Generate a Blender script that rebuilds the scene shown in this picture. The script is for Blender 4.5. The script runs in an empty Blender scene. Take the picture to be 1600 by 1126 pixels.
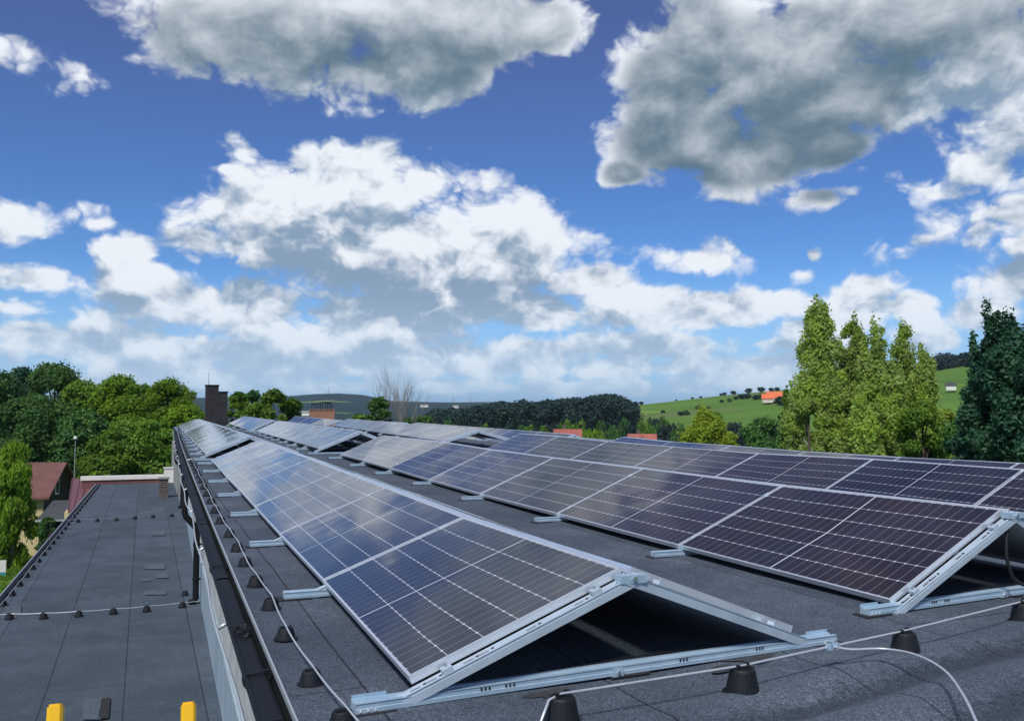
import bpy, math, random
import numpy as np
from mathutils import Vector, Matrix
R = math.radians
random.seed(7)
rng = np.random.default_rng(11)
scene = bpy.context.scene
col = scene.collection

# ------------------------------------------------------------------ camera
F, YAW, PITCH = 1405.5, .3876, .0586          # focal length in photo pixels, heading right of +Y, tilt up
cam_d = bpy.data.cameras.new('camera')
cam = bpy.data.objects.new('camera', cam_d); col.objects.link(cam)
cam.location = (0, 0, 0)
cam.rotation_euler = (R(90) + PITCH, 0, -YAW)
cam_d.sensor_width = 36; cam_d.lens = F / 1600 * 36
cam_d.clip_start = .05; cam_d.clip_end = 20000
scene.camera = cam
scene.view_settings.view_transform = 'Standard'
scene.view_settings.look = 'None'
scene.view_settings.exposure = 0.12
scene.view_settings.gamma = 1
scene.view_settings.use_curve_mapping = False
scene.cycles.max_bounces = 6
scene.cycles.transparent_max_bounces = 4

def dirv(u, v):
    x = (u-800)/F; z = (563-v)/F; y = 1.
    cp, sp = math.cos(PITCH), math.sin(PITCH)
    y, z = y*cp - z*sp, y*sp + z*cp
    c, s = math.cos(YAW), math.sin(YAW)
    return (x*c + y*s, -x*s + y*c, z)
def aty(u, v, Y):
    d = dirv(u, v); k = Y/d[1]; return Vector((d[0]*k, Y, d[2]*k))
def atz(u, v, Z):
    d = dirv(u, v); k = Z/d[2]; return Vector((d[0]*k, d[1]*k, Z))
def atplane(u, v, x0, sl=0., y0=4.):
    d = dirv(u, v); k = (x0 - sl*y0)/(d[0] - sl*d[1]); return Vector((d[0]*k, d[1]*k, d[2]*k))
def at(u, dist, z=0):
    d = dirv(u, 645.5); n = math.hypot(d[0], d[1]); return Vector((d[0]/n*dist, d[1]/n*dist, z))
def zat(u, v, dist):
    d = dirv(u, v); return d[2]/math.hypot(d[0], d[1])*dist

# ------------------------------------------------------------------ sky and sun
SUN_EL, SUN_AZ = R(52), R(222)                 # azimuth measured from +Y towards +X
world = bpy.data.worlds.new('World'); scene.world = world
world.use_nodes = True
wt = world.node_tree; wt.nodes.clear()

class S:
    """a node socket with arithmetic"""
    def __init__(s, t, k): s.t = t; s.k = k
    def _m(s, op, *o):
        n = s.t.nodes.new('ShaderNodeMath'); n.operation = op
        for i, x in enumerate((s,)+o):
            if isinstance(x, S): s.t.links.new(x.k, n.inputs[i])
            else: n.inputs[i].default_value = x
        return S(s.t, n.outputs[0])
    def __add__(s, o): return s._m('ADD', o)
    __radd__ = __add__
    def __mul__(s, o): return s._m('MULTIPLY', o)
    __rmul__ = __mul__
    def __sub__(s, o): return s._m('SUBTRACT', o)
    def __rsub__(s, o): return (s*-1.) + o
    def __truediv__(s, o): return s._m('DIVIDE', o)
    def max(s, o): return s._m('MAXIMUM', o)
    def min(s, o): return s._m('MINIMUM', o)
    def clamp(s):
        n = s.t.nodes.new('ShaderNodeClamp'); s.t.links.new(s.k, n.inputs[0]); return S(s.t, n.outputs[0])
    def smooth(s, a, b, lo=0., hi=1.):
        n = s.t.nodes.new('ShaderNodeMapRange'); n.interpolation_type = 'SMOOTHSTEP'
        s.t.links.new(s.k, n.inputs[0])
        n.inputs[1].default_value = a; n.inputs[2].default_value = b; n.inputs[3].default_value = lo; n.inputs[4].default_value = hi
        return S(s.t, n.outputs[0])
def vmath(t, op, a, b=None):
    n = t.nodes.new('ShaderNodeVectorMath'); n.operation = op
    for i, x in enumerate((a, b)):
        if x is None: continue
        if isinstance(x, S): t.links.new(x.k, n.inputs[i])
        else: n.inputs[i].default_value = x
    return S(t, n.outputs['Value'] if op in ('LENGTH', 'DOT_PRODUCT', 'DISTANCE') else n.outputs[0])
def mixc(t, f, a, b):
    n = t.nodes.new('ShaderNodeMix'); n.data_type = 'RGBA'
    for i, x in ((0, f), (6, a), (7, b)):
        if isinstance(x, S): t.links.new(x.k, n.inputs[i])
        elif i == 0: n.inputs[0].default_value = x
        else: n.inputs[i].default_value = (*x[:3], 1)
    return S(t, n.outputs[2])

# cumulus banks: centre, half width, half height in the picture's own measure (turned into azimuth and elevation below)
CLOUDS = [
 (330,60,150,95,1),(480,70,180,110,1),(620,110,170,75,1),(720,40,190,95,1),(840,40,90,60,1),(560,10,300,60,1),
 (1250,90,230,130,1.1),(1080,215,165,85,1.1),(1440,20,260,110,1.2),(1080,50,100,120,1),(1280,170,190,75,1),(975,270,50,28,.8),(1180,250,150,60,1.1),(1050,140,110,110,1.1),(1330,150,200,90,1.1),(1160,130,130,90,1.1),(1290,230,100,50,1),(1560,60,140,60,1),
 (450,330,180,95,1.25),(640,385,250,85,1.2),(560,290,130,80,1.2),(590,255,65,55,1),(500,265,80,45,.9),(650,290,60,40,.9),(765,345,140,75,1),(840,370,80,60,1),(600,400,260,70,1),(310,380,75,42,1),(760,410,130,55,1),(400,375,120,50,1),
 (380,238,46,38,.65),(355,265,40,16,.7),
 (35,350,70,48,.62),(128,325,38,34,.5),(150,350,40,14,.6),(70,435,85,32,1),(205,395,60,40,1),(230,445,110,55,.95),(40,515,45,18,.7),(160,515,60,22,.7),
 (360,480,220,60,.95),(590,490,180,40,.95),(720,470,140,40,.85),(850,490,90,34,1),(1000,480,150,42,1),(930,440,80,28,.9),(1125,485,120,40,1),(1230,470,70,30,.9),(700,560,420,34,.72),(260,545,220,34,.85),(560,575,330,20,.8),(330,580,160,14,.75),(520,603,420,13,.72),(930,606,300,12,.68),(230,600,200,12,.62),(1100,598,140,12,.66),(850,545,90,24,.85),(950,575,150,18,.8),(1000,540,200,30,.75),(560,520,200,30,.8),
 (1105,405,85,30,.55),(1270,400,22,18,.95),(1255,430,40,26,.9),(1345,480,70,48,1.1),(1425,480,45,30,1),(1300,520,90,32,.9),(1440,530,60,30,.8),
 (1445,300,48,30,.6),(1555,265,55,55,1),(1600,330,90,45,1),(1600,440,80,46,1),(1550,490,70,30,.9),(1285,306,66,24,.5),
 (-6,75,30,26,.24),(160,135,36,20,.20),(1180,575,300,22,.6),(30,480,60,20,.6)]

def azel(u, v):
    d = dirv(u, v); return math.atan2(d[0], d[1]), math.atan2(d[2], math.hypot(d[0], d[1]))
CB = []
for u, v, ru, rv, w in CLOUDS:
    a0, e0 = azel(u, v); a1, _ = azel(u+ru, v); _, e1 = azel(u, v-rv); CB.append((a0, e0, abs(a1-a0), abs(e1-e0), w))
# banks elsewhere round the sky, seen only in reflections and from other positions
_r = random.Random(5)
for i in range(16):
    CB.append((_r.uniform(.95, 5.3), _r.uniform(.1, .9), _r.uniform(.15, .4), _r.uniform(.07, .2), 1))
for a_, e_ in ((-.9, .5), (-.6, .8), (.3, .95), (1.1, .75), (-1.3, .3)):
    CB.append((a_, e_, .3, .16, 1))

def cloud_group():
    g = bpy.data.node_groups.new('cloud_cover', 'ShaderNodeTree')
    g.interface.new_socket('P', in_out='INPUT', socket_type='NodeSocketVector')
    g.interface.new_socket('M', in_out='OUTPUT', socket_type='NodeSocketFloat')
    i = g.nodes.new('NodeGroupInput'); o = g.nodes.new('NodeGroupOutput')
    P = S(g, i.outputs[0]); acc = None
    for a0, e0, ra, re, w in CB:
        d = vmath(g, 'SUBTRACT', P, (a0, e0, 0)); d = vmath(g, 'MULTIPLY', d, (1/ra, 1/re, 0))
        m = w - vmath(g, 'LENGTH', d)*w
        acc = m if acc is None else acc._m('SMOOTH_MAX', m, .25)
    g.links.new(acc.k, o.inputs[0])
    return g
def puff_group():
    g = bpy.data.node_groups.new('cloud_puffs', 'ShaderNodeTree')
    g.interface.new_socket('P', in_out='INPUT', socket_type='NodeSocketVector')
    g.interface.new_socket('N', in_out='OUTPUT', socket_type='NodeSocketFloat')
    i = g.nodes.new('NodeGroupInput'); o = g.nodes.new('NodeGroupOutput')
    P = vmath(g, 'MULTIPLY', S(g, i.outputs[0]), (1, 1.35, 1))
    def noise(vec, sc, det, rough, dist=0):
        n = g.nodes.new('ShaderNodeTexNoise'); n.noise_dimensions = '2D'; n.inputs['Scale'].default_value = sc; n.inputs['Detail'].default_value = det
        n.inputs['Roughness'].default_value = rough; n.inputs['Distortion'].default_value = dist
        g.links.new(vec.k, n.inputs['Vector']); return n
    w = noise(P, 11, 4, .55)
    wv = vmath(g, 'SUBTRACT', S(g, w.outputs['Color']), (.5, .5, .5)); wv = vmath(g, 'MULTIPLY', wv, (.05, .05, 0))
    Q = vmath(g, 'ADD', P, wv)
    f = S(g, noise(Q, 7.5, 9, .60).outputs[0])
    def puff(sc, det):
        vo = g.nodes.new('ShaderNodeTexVoronoi'); vo.feature = 'F1'; vo.voronoi_dimensions = '2D'
        vo.inputs['Scale'].default_value = sc; vo.inputs['Detail'].default_value = det; vo.inputs['Roughness'].default_value = .6
        g.links.new(Q.k, vo.inputs['Vector']); return 1. - S(g, vo.outputs['Distance'])
    pf = puff(14, 3.)
    g.links.new((f*1.25 + pf*.46 - .42).k, o.inputs[0])
    return g
cgrp, pgrp = cloud_group(), puff_group()
def use(gr, vec):
    n = wt.nodes.new('ShaderNodeGroup'); n.node_tree = gr; wt.links.new(vec.k, n.inputs[0]); return S(wt, n.outputs[0])
tc = wt.nodes.new('ShaderNodeTexCoord')
sep = wt.nodes.new('ShaderNodeSeparateXYZ'); wt.links.new(tc.outputs['Generated'], sep.inputs[0])
X, Y, Z = (S(wt, sep.outputs[i]) for i in range(3))
az = X._m('ARCTAN2', Y); el = Z.max(-1.).min(1.)._m('ARCSINE')
az = az + (az._m('LESS_THAN', -1.6))*6.28318            # keep the seam behind the camera
cmb = wt.nodes.new('ShaderNodeCombineXYZ'); wt.links.new(az.k, cmb.inputs[0]); wt.links.new(el.k, cmb.inputs[1])
P0 = S(wt, cmb.outputs[0])
P1 = vmath(wt, 'ADD', P0, (.006, .019, 0)); P2 = vmath(wt, 'ADD', P0, (.008, .050, 0))
M0, M2 = use(cgrp, P0).max(-.9), use(cgrp, P2).max(-.9)
N0, N1 = use(pgrp, P0), use(pgrp, P1)
D0 = M0*1.0 + (N0 - .5)*1.12 + .29 + el.smooth(.03, .22, .13, 0.)
alpha = D0.smooth(.0, .40)
highf = (el + az.smooth(.36, .46)*az.smooth(.74, .84, 1., 0.)*.13).smooth(.28, .38)                            # the banks overhead show their shaded undersides
thick = D0.smooth(.10, .85)
under = (M0*.95 + D0*.22).smooth(.0, .62)
puffs = (N0 - N1)*2.7
lo_lit = puffs + (M0 - M2)*1.15 + .62 - thick*.56
hi_lit = puffs*.20 + (M0 - M2)*.55 + .95 - under*1.0
lit = (lo_lit*(1. - highf) + hi_lit*highf).smooth(-.38, 1.12)
lowf = el.smooth(.0, .16)                              # 0 at the skyline
g1_ = mixc(wt, lowf, (4.4, 6.0, 8.0), (2.3, 3.3, 4.6)); cgray = mixc(wt, highf, g1_, (1.05, 1.75, 2.35))
cwhite = mixc(wt, lowf, (6.6, 7.9, 9.2), (8.1, 8.5, 9.1))
ccol = mixc(wt, lit, cgray, cwhite)
sky = wt.nodes.new('ShaderNodeTexSky'); sky.sky_type = 'NISHITA'; sky.sun_disc = False
sky.sun_elevation = SUN_EL; sky.sun_rotation = SUN_AZ; sky.air_density = 1; sky.dust_density = 0.; sky.ozone_density = 3
skyc = vmath(wt, 'MULTIPLY', S(wt, sky.outputs[0]), (1., 1., 1.))
grad = mixc(wt, el.smooth(.0, .25), (.46, .80, 1.20), (.40, .62, .98)); grad = mixc(wt, el.smooth(.20, .50), grad, (.60, .56, .82))
skyc = vmath(wt, 'MULTIPLY', skyc, grad)
skyc = mixc(wt, el.smooth(.0, .17, .85, 0.), skyc, (3.6, 5.6, 8.1))
fin = mixc(wt, alpha*el.smooth(-.005, .05, .35, 1.), skyc, ccol)
bg = wt.nodes.new('ShaderNodeBackground'); bg.inputs['Strength'].default_value = .1
wo = wt.nodes.new('ShaderNodeOutputWorld')
wt.links.new(fin.k, bg.inputs[0]); wt.links.new(bg.outputs[0], wo.inputs[0])
world.cycles.sampling_method = 'MANUAL'; world.cycles.sample_map_resolution = 1024

sun_d = bpy.data.lights.new('sun', 'SUN'); sun_d.energy = 3.4; sun_d.angle = R(9); sun_d.color = (1, .97, .92)
sun = bpy.data.objects.new('sun', sun_d); col.objects.link(sun)
sv = Vector((math.sin(SUN_AZ)*math.cos(SUN_EL), math.cos(SUN_AZ)*math.cos(SUN_EL), math.sin(SUN_EL)))
sun.rotation_euler = sv.to_track_quat('Z', 'Y').to_euler()
sun.location = (0, -5, 30)

# ------------------------------------------------------------------ materials
def mat(name, base, rough=.6, metal=0., spec=.5, var=.0, vscale=8., var2=None, bump=0., bscale=60., coat=0.):
    m = bpy.data.materials.new(name); m.use_nodes = True; t = m.node_tree
    b = t.nodes['Principled BSDF']
    b.inputs['Roughness'].default_value = rough; b.inputs['Metallic'].default_value = metal
    b.inputs['Specular IOR Level'].default_value = spec; b.inputs['Coat Weight'].default_value = coat
    b.inputs['Base Color'].default_value = (*base, 1)
    if var or var2:
        tcn = t.nodes.new('ShaderNodeTexCoord'); n = t.nodes.new('ShaderNodeTexNoise')
        n.inputs['Scale'].default_value = vscale; n.inputs['Detail'].default_value = 6; n.inputs['Roughness'].default_value = .6
        t.links.new(tcn.outputs['Object'], n.inputs['Vector'])
        f = S(t, n.outputs[0]).smooth(.3, .7)
        b2 = var2 or tuple(c*(1-var) for c in base)
        c = mixc(t, f, base, b2); t.links.new(c.k, b.inputs['Base Color'])
    if bump:
        tcn = t.nodes.new('ShaderNodeTexCoord'); n = t.nodes.new('ShaderNodeTexNoise'); n.inputs['Scale'].default_value = bscale
        n.inputs['Detail'].default_value = 4
        t.links.new(tcn.outputs['Object'], n.inputs['Vector'])
        bp = t.nodes.new('ShaderNodeBump'); bp.inputs['Strength'].default_value = bump; bp.inputs['Distance'].default_value = .01
        t.links.new(n.outputs[0], bp.inputs['Height']); t.links.new(bp.outputs[0], b.inputs['Normal'])
    return m
def tnode(t, kind, **kw):
    n = t.nodes.new('ShaderNodeTex'+kind)
    for k, v in kw.items():
        if k in n.inputs: n.inputs[k].default_value = v
        else: setattr(n, k, v)
    return n

def felt(name, c_dark, c_light, seam_w, seam_l, off, seamdark=.35, rot=True, seamgap=.006, band=False):
    """mineral roofing felt: granules, sheet seams, faint staining"""
    m = bpy.data.materials.new(name); m.use_nodes = True; t = m.node_tree; b = t.nodes['Principled BSDF']
    b.inputs['Roughness'].default_value = .85; b.inputs['Specular IOR Level'].default_value = .35
    tcn = t.nodes.new('ShaderNodeTexCoord'); O = S(t, tcn.outputs['Object'])
    g1 = tnode(t, 'Noise', Scale=95., Detail=3., Roughness=.8); t.links.new(O.k, g1.inputs['Vector'])
    g2 = tnode(t, 'Noise', Scale=1.1, Detail=7., Roughness=.62); t.links.new(O.k, g2.inputs['Vector'])
    g3 = tnode(t, 'Noise', Scale=28., Detail=4., Roughness=.7); t.links.new(O.k, g3.inputs['Vector'])
    g4 = tnode(t, 'Voronoi', Scale=260.); t.links.new(O.k, g4.inputs['Vector'])
    base = mixc(t, S(t, g2.outputs[0]).smooth(.3, .72), c_dark, c_light)
    gr = (S(t, g1.outputs[0]) - .5)*3.0 + (S(t, g3.outputs[0])-.5)*.9 + 1.
    rg = tnode(t, 'Noise', Scale=.8, Detail=3., Roughness=.5, Distortion=.6); t.links.new(O.k, rg.inputs['Vector'])
    ringm = (S(t, rg.outputs[0]) - .56)._m('ABSOLUTE').smooth(.0, .012, 1., 0.)*S(t, g3.outputs[0]).smooth(.4, .6)
    base = mixc(t, S(t, rg.outputs[0]).smooth(.555, .60)*.28, base, c_dark)
    base = mixc(t, ringm*.30, base, tuple(c*1.7 for c in c_light))
    # bright mineral flecks
    sepc = t.nodes.new('ShaderNodeSeparateColor'); t.links.new(g4.outputs['Color'], sepc.inputs[0])
    fleck = S(t, sepc.outputs[0]).smooth(.80, .97)*1.1
    # warped coordinates so that seams are not ruler straight
    w = tnode(t, 'Noise', Scale=1.6, Detail=3.); t.links.new(O.k, w.inputs['Vector'])
    wv = vmath(t, 'MULTIPLY', vmath(t, 'SUBTRACT', S(t, w.outputs['Color']), (.5, .5, .5)), (.016, .016, 0))
    Q = vmath(t, 'ADD', O, wv)
    mp = t.nodes.new('ShaderNodeMapping'); t.links.new(Q.k, mp.inputs[0])
    if rot: mp.inputs['Rotation'].default_value = (0, 0, R(90))
    mp.inputs['Location'].default_value = (off, off*.37, 0)
    br = t.nodes.new('ShaderNodeTexBrick'); t.links.new(mp.outputs[0], br.inputs['Vector'])
    br.offset = .43; br.inputs['Scale'].default_value = 1.; br.inputs['Brick Width'].default_value = seam_l
    br.inputs['Row Height'].default_value = seam_w; br.inputs['Mortar Size'].default_value = seamgap; br.inputs['Mortar Smooth'].default_value = .3
    br.inputs['Color1'].default_value = (.9, .9, .9, 1); br.inputs['Color2'].default_value = (1.12, 1.12, 1.12, 1)
    br.inputs['Mortar'].default_value = (seamdark,)*3 + (1,)
    if band:  # shade of the swollen felt strips, painted in as two dark bands
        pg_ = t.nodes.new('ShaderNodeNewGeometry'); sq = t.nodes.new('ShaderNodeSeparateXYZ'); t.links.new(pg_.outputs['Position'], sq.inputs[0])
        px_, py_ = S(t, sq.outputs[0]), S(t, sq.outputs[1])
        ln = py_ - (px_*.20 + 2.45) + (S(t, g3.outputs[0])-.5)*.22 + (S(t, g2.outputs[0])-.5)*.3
        shade_mask = (ln._m('ABSOLUTE').smooth(.03, .14, 1., 0.)).max((ln + .47)._m('ABSOLUTE').smooth(.03, .12, 1., 0.))*px_.smooth(1.5, 2.3)
        base = mixc(t, shade_mask*.75, base, (.022, .030, .040))
    c = vmath(t, 'MULTIPLY', base, S(t, br.outputs['Color']))
    sc = t.nodes.new('ShaderNodeVectorMath'); sc.operation = 'SCALE'
    t.links.new(c.k, sc.inputs[0]); t.links.new((gr + fleck*1.5).max(.2).k, sc.inputs['Scale'])
    t.links.new(sc.outputs[0], b.inputs['Base Color'])
    bp = t.nodes.new('ShaderNodeBump'); bp.inputs['Strength'].default_value = .6; bp.inputs['Distance'].default_value = .006
    t.links.new((S(t, g1.outputs[0]) + S(t, g3.outputs[0])*.7 - S(t, br.outputs['Fac'])*1.2).k, bp.inputs['Height'])
    t.links.new(bp.outputs[0], b.inputs['Normal'])
    return m
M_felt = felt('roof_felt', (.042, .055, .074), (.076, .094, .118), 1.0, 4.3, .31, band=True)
M_felt_low = felt('lower_roof_felt', (.040, .056, .074), (.064, .084, .106), .92, 4.6, .2, seamdark=.38, seamgap=.009)

M_alu = mat('aluminium', (.56, .66, .74), .48, .35, var=.18, vscale=5)
M_frame = mat('panel_frame', (.80, .84, .88), .35, .6, var=.08, vscale=6)
M_galv = mat('galvanised', (.36, .50, .61), .5, .35, var2=(.46, .59, .70), vscale=7)
M_slot = mat('slot_dark', (.01, .012, .015), .8)
M_steel = mat('steel_bolt', (.6, .62, .65), .3, .9)
M_rubber = mat('black_rubber', (.009, .011, .015), .6, 0, .3, bump=.3, bscale=40)
M_pad = mat('rubber_pad', (.02, .02, .022), .9)
M_black = mat('black_coated_metal', (.009, .011, .015), .6, 0, .22, var=.4, vscale=3, bump=.15, bscale=8)
M_wire = mat('conductor_wire', (.66, .70, .73), .38, .5, var=.15, vscale=9)
M_wallA = mat('cladding_light', (.55, .56, .54), .6, var2=(.38, .40, .40), vscale=2.3, bump=.1, bscale=4)
M_wallB = mat('cladding_blue', (.34, .42, .47), .55, var2=(.27, .35, .41), vscale=1.7)
M_drip = mat('drip_edge', (.60, .63, .66), .4, .6)
M_yel = mat('yellow_plastic', (.85, .48, .01), .35)
M_concrete = mat('render', (.33, .33, .31), .85, var=.3, vscale=1.4)
M_white = mat('white_paint', (.80, .78, .74), .6, var=.12, vscale=3)
M_maroon = mat('maroon_sheet', (.20, .085, .085), .5, var=.25, vscale=.7)
M_cable = mat('black_cable', (.012, .012, .014), .45)
M_back = mat('panel_backsheet', (.45, .46, .48), .7)

def brickmat(name, c1, c2, mortar, sc=1.):
    m = bpy.data.materials.new(name); m.use_nodes = True; t = m.node_tree; b = t.nodes['Principled BSDF']
    b.inputs['Roughness'].default_value = .85
    tcn = t.nodes.new('ShaderNodeTexCoord'); O = S(t, tcn.outputs['Object'])
    sp = t.nodes.new('ShaderNodeSeparateXYZ'); t.links.new(O.k, sp.inputs[0])
    cb = t.nodes.new('ShaderNodeCombineXYZ'); t.links.new((S(t, sp.outputs[0]) + S(t, sp.outputs[1])).k, cb.inputs[0]); t.links.new(sp.outputs[2], cb.inputs[1])
    br = t.nodes.new('ShaderNodeTexBrick'); t.links.new(cb.outputs[0], br.inputs['Vector'])
    br.inputs['Scale'].default_value = sc; br.inputs['Brick Width'].default_value = .26; br.inputs['Row Height'].default_value = .085
    br.inputs['Mortar Size'].default_value = .012
    br.inputs['Color1'].default_value = (*c1, 1); br.inputs['Color2'].default_value = (*c2, 1); br.inputs['Mortar'].default_value = (*mortar, 1)
    n = tnode(t, 'Noise', Scale=3., Detail=5.); t.links.new(O.k, n.inputs['Vector'])
    c = mixc(t, S(t, n.outputs[0]).smooth(.35, .7)*.55, S(t, br.outputs[0]), c2)
    t.links.new(c.k, b.inputs['Base Color'])
    return m
M_brick_black = brickmat('sooty_brick', (.020, .018, .022), (.010, .010, .013), (.055, .052, .058))
M_brick_red = brickmat('red_brick', (.42, .16, .085), (.30, .12, .07), (.36, .27, .2))
M_brick_brown = brickmat('brown_brick', (.11, .085, .07), (.05, .045, .045), (.17, .15, .13))

def panel_mat():
    m = bpy.data.materials.new('solar_cells'); m.use_nodes = True; t = m.node_tree; b = t.nodes['Principled BSDF']
    uv = t.nodes.new('ShaderNodeUVMap'); uv.uv_map = 'UVMap'
    sp = t.nodes.new('ShaderNodeSeparateXYZ'); t.links.new(uv.outputs[0], sp.inputs[0])
    U, V = S(t, sp.outputs[0]), S(t, sp.outputs[1])       # U along the row in metres, V up the slope in metres
    def line(c, period, half, soft=.0004):
        f = (c/period)._m('FRACT'); d = (f - .5)._m('ABSOLUTE')*(-1.) + .5   # distance to the nearest cell border
        return (d*period).smooth(half-soft, half+soft, 1., 0.)
    PV, PU = 1.0/6, 2.07/24
    lv = line(V, PV, .0018)                                # between the six columns
    lu = line(U, PU, .0012)
    mid = (U - 1.035)._m('ABSOLUTE').smooth(.0042, .0055, 1., 0.)
    # chamfered cell corners leave small bright diamonds on the column lines
    fu = (((U/PU)._m('FRACT')-.5)._m('ABSOLUTE')*(-1.)+.5)*PU; fv = (((V/PV)._m('FRACT')-.5)._m('ABSOLUTE')*(-1.)+.5)*PV
    dia = (fu+fv).smooth(.0075, .009, 1., 0.)
    bus = line(U + PU/2, PU*1.0, .0000)                    # none
    # fine busbars along the slope direction, very faint
    bb = line(V + .009, PV/9, .0004, .0003)
    rnd = t.nodes.new('ShaderNodeTexNoise'); rnd.inputs['Scale'].default_value = 1.4; t.links.new(uv.outputs[0], rnd.inputs['Vector'])
    oi = t.nodes.new('ShaderNodeObjectInfo')
    cell = mixc(t, S(t, oi.outputs['Random']), (.009, .010, .020), (.028, .018, .019))
    cell = mixc(t, S(t, rnd.outputs[0]).smooth(.35, .65)*.6, cell, (.012, .016, .030))
    c = mixc(t, bb*.10, cell, (.30, .32, .36))
    c = mixc(t, lu*.55, c, (.50, .52, .58))
    c = mixc(t, lv*.8, c, (.60, .62, .66))
    c = mixc(t, dia, c, (.68, .70, .74))
    c = mixc(t, mid, c, (.66, .68, .72))
    # the white border of the backsheet
    brd = (U.smooth(.0, .002, 1., 0.)).max(V.smooth(0., .002, 1., 0.)).max(U.smooth(2.068, 2.07, 0., 1.)).max(V.smooth(.998, 1.0, 0., 1.))
    c = mixc(t, brd, c, (.62, .64, .68))
    t.links.new(c.k, b.inputs['Base Color'])
    b.inputs['Roughness'].default_value = .42; b.inputs['Specular IOR Level'].default_value = .15
    b.inputs['Coat Weight'].default_value = 1.; b.inputs['Coat Roughness'].default_value = .10; b.inputs['Coat IOR'].default_value = 1.37
    du = tnode(t, 'Noise', Scale=.9, Detail=7., Roughness=.65); tcd = t.nodes.new('ShaderNodeTexCoord'); t.links.new(tcd.outputs['Object'], du.inputs['Vector'])
    dusty = S(t, du.outputs[0]).smooth(.45, .75)
    t.links.new((dusty*.10 + .07).k, b.inputs['Coat Roughness'])
    dc = mixc(t, dusty*.035, c, (.45, .43, .40)); t.links.new(dc.k, b.inputs['Base Color'])
    # slight waviness of the glass
    n = tnode(t, 'Noise', Scale=1.3, Detail=2.); tcn = t.nodes.new('ShaderNodeTexCoord'); t.links.new(tcn.outputs['Object'], n.inputs['Vector'])
    bp = t.nodes.new('ShaderNodeBump'); bp.inputs['Strength'].default_value = .25; bp.inputs['Distance'].default_value = .02
    t.links.new(n.outputs[0], bp.inputs['Height']); t.links.new(bp.outputs[0], b.inputs['Coat Normal'])
    return m
M_cells = panel_mat()

def leafmat(name, c1, c2, c3=None, tr=.35):
    m = bpy.data.materials.new(name); m.use_nodes = True; t = m.node_tree; t.nodes.clear()
    out = t.nodes.new('ShaderNodeOutputMaterial')
    geo = t.nodes.new('ShaderNodeNewGeometry'); oi = t.nodes.new('ShaderNodeObjectInfo')
    n = tnode(t, 'Noise', Scale=.55, Detail=3.); tcn = t.nodes.new('ShaderNodeTexCoord'); t.links.new(tcn.outputs['Object'], n.inputs['Vector'])
    c = mixc(t, S(t, geo.outputs['Random Per Island']), c1, c2)
    if c3: c = mixc(t, S(t, n.outputs[0]).smooth(.42, .66)*.85, c, c3)
    hs = t.nodes.new('ShaderNodeHueSaturation'); t.links.new(c.k, hs.inputs['Color'])
    t.links.new((S(t, oi.outputs['Random'])*.35 + .82).k, hs.inputs['Value'])
    pr = t.nodes.new('ShaderNodeBsdfPrincipled'); pr.inputs['Roughness'].default_value = .6; pr.inputs['Specular IOR Level'].default_value = .25
    tl = t.nodes.new('ShaderNodeBsdfTranslucent'); mx = t.nodes.new('ShaderNodeMixShader'); mx.inputs[0].default_value = tr
    t.links.new(hs.outputs[0], pr.inputs['Base Color'])
    br = t.nodes.new('ShaderNodeHueSaturation'); br.inputs['Hue'].default_value = .485; br.inputs['Value'].default_value = 1.5; t.links.new(hs.outputs[0], br.inputs['Color'])
    t.links.new(br.outputs[0], tl.inputs[0]); t.links.new(pr.outputs[0], mx.inputs[1]); t.links.new(tl.outputs[0], mx.inputs[2])
    t.links.new(mx.outputs[0], out.inputs[0])
    return m
L_birch = leafmat('leaf_birch', (.20, .30, .06), (.38, .48, .15), (.32, .46, .07), .48)
L_bright = leafmat('leaf_bright', (.10, .21, .012), (.17, .31, .025), (.22, .36, .025), .42)
L_mid = leafmat('leaf_mid', (.065, .155, .016), (.12, .23, .028), (.15, .26, .022), .36)
L_dark = leafmat('leaf_dark', (.032, .10, .026), (.066, .16, .042), (.09, .19, .035), .3)
L_deep = leafmat('leaf_deep', (.018, .070, .044), (.042, .120, .066), (.055, .14, .06), .28)
L_wood = leafmat('leaf_wood', (.008, .026, .024), (.018, .044, .034), (.024, .052, .036), .12)
L_yellow = leafmat('leaf_yellow', (.20, .28, .02), (.30, .38, .04), None, .45)
M_bark = mat('bark', (.07, .055, .045), .9, var=.4, vscale=4)
M_barkpale = mat('bark_pale', (.32, .31, .28), .85, var=.5, vscale=5)
M_tileb = mat('roof_tile_brown', (.17, .075, .062), .7, var=.25, vscale=2, bump=.3, bscale=12)
M_tiler = mat('roof_tile_red', (.40, .12, .085), .7, var=.25, vscale=.6)
M_tileo = mat('roof_tile_orange', (.75, .17, .06), .7, var=.2, vscale=.4)
M_yellowwall = mat('yellow_render', (.62, .52, .27), .85, var=.12, vscale=.8)
M_cream = mat('cream_render', (.68, .62, .52), .85, var=.1)
M_wood = mat('dark_timber', (.035, .025, .022), .8, var=.3)
M_glass = mat('window_glass', (.03, .04, .05), .1, 0, .8)
M_darkroof = mat('dark_sheet_roof', (.07, .075, .075), .7, var=.3, vscale=.8)

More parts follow.
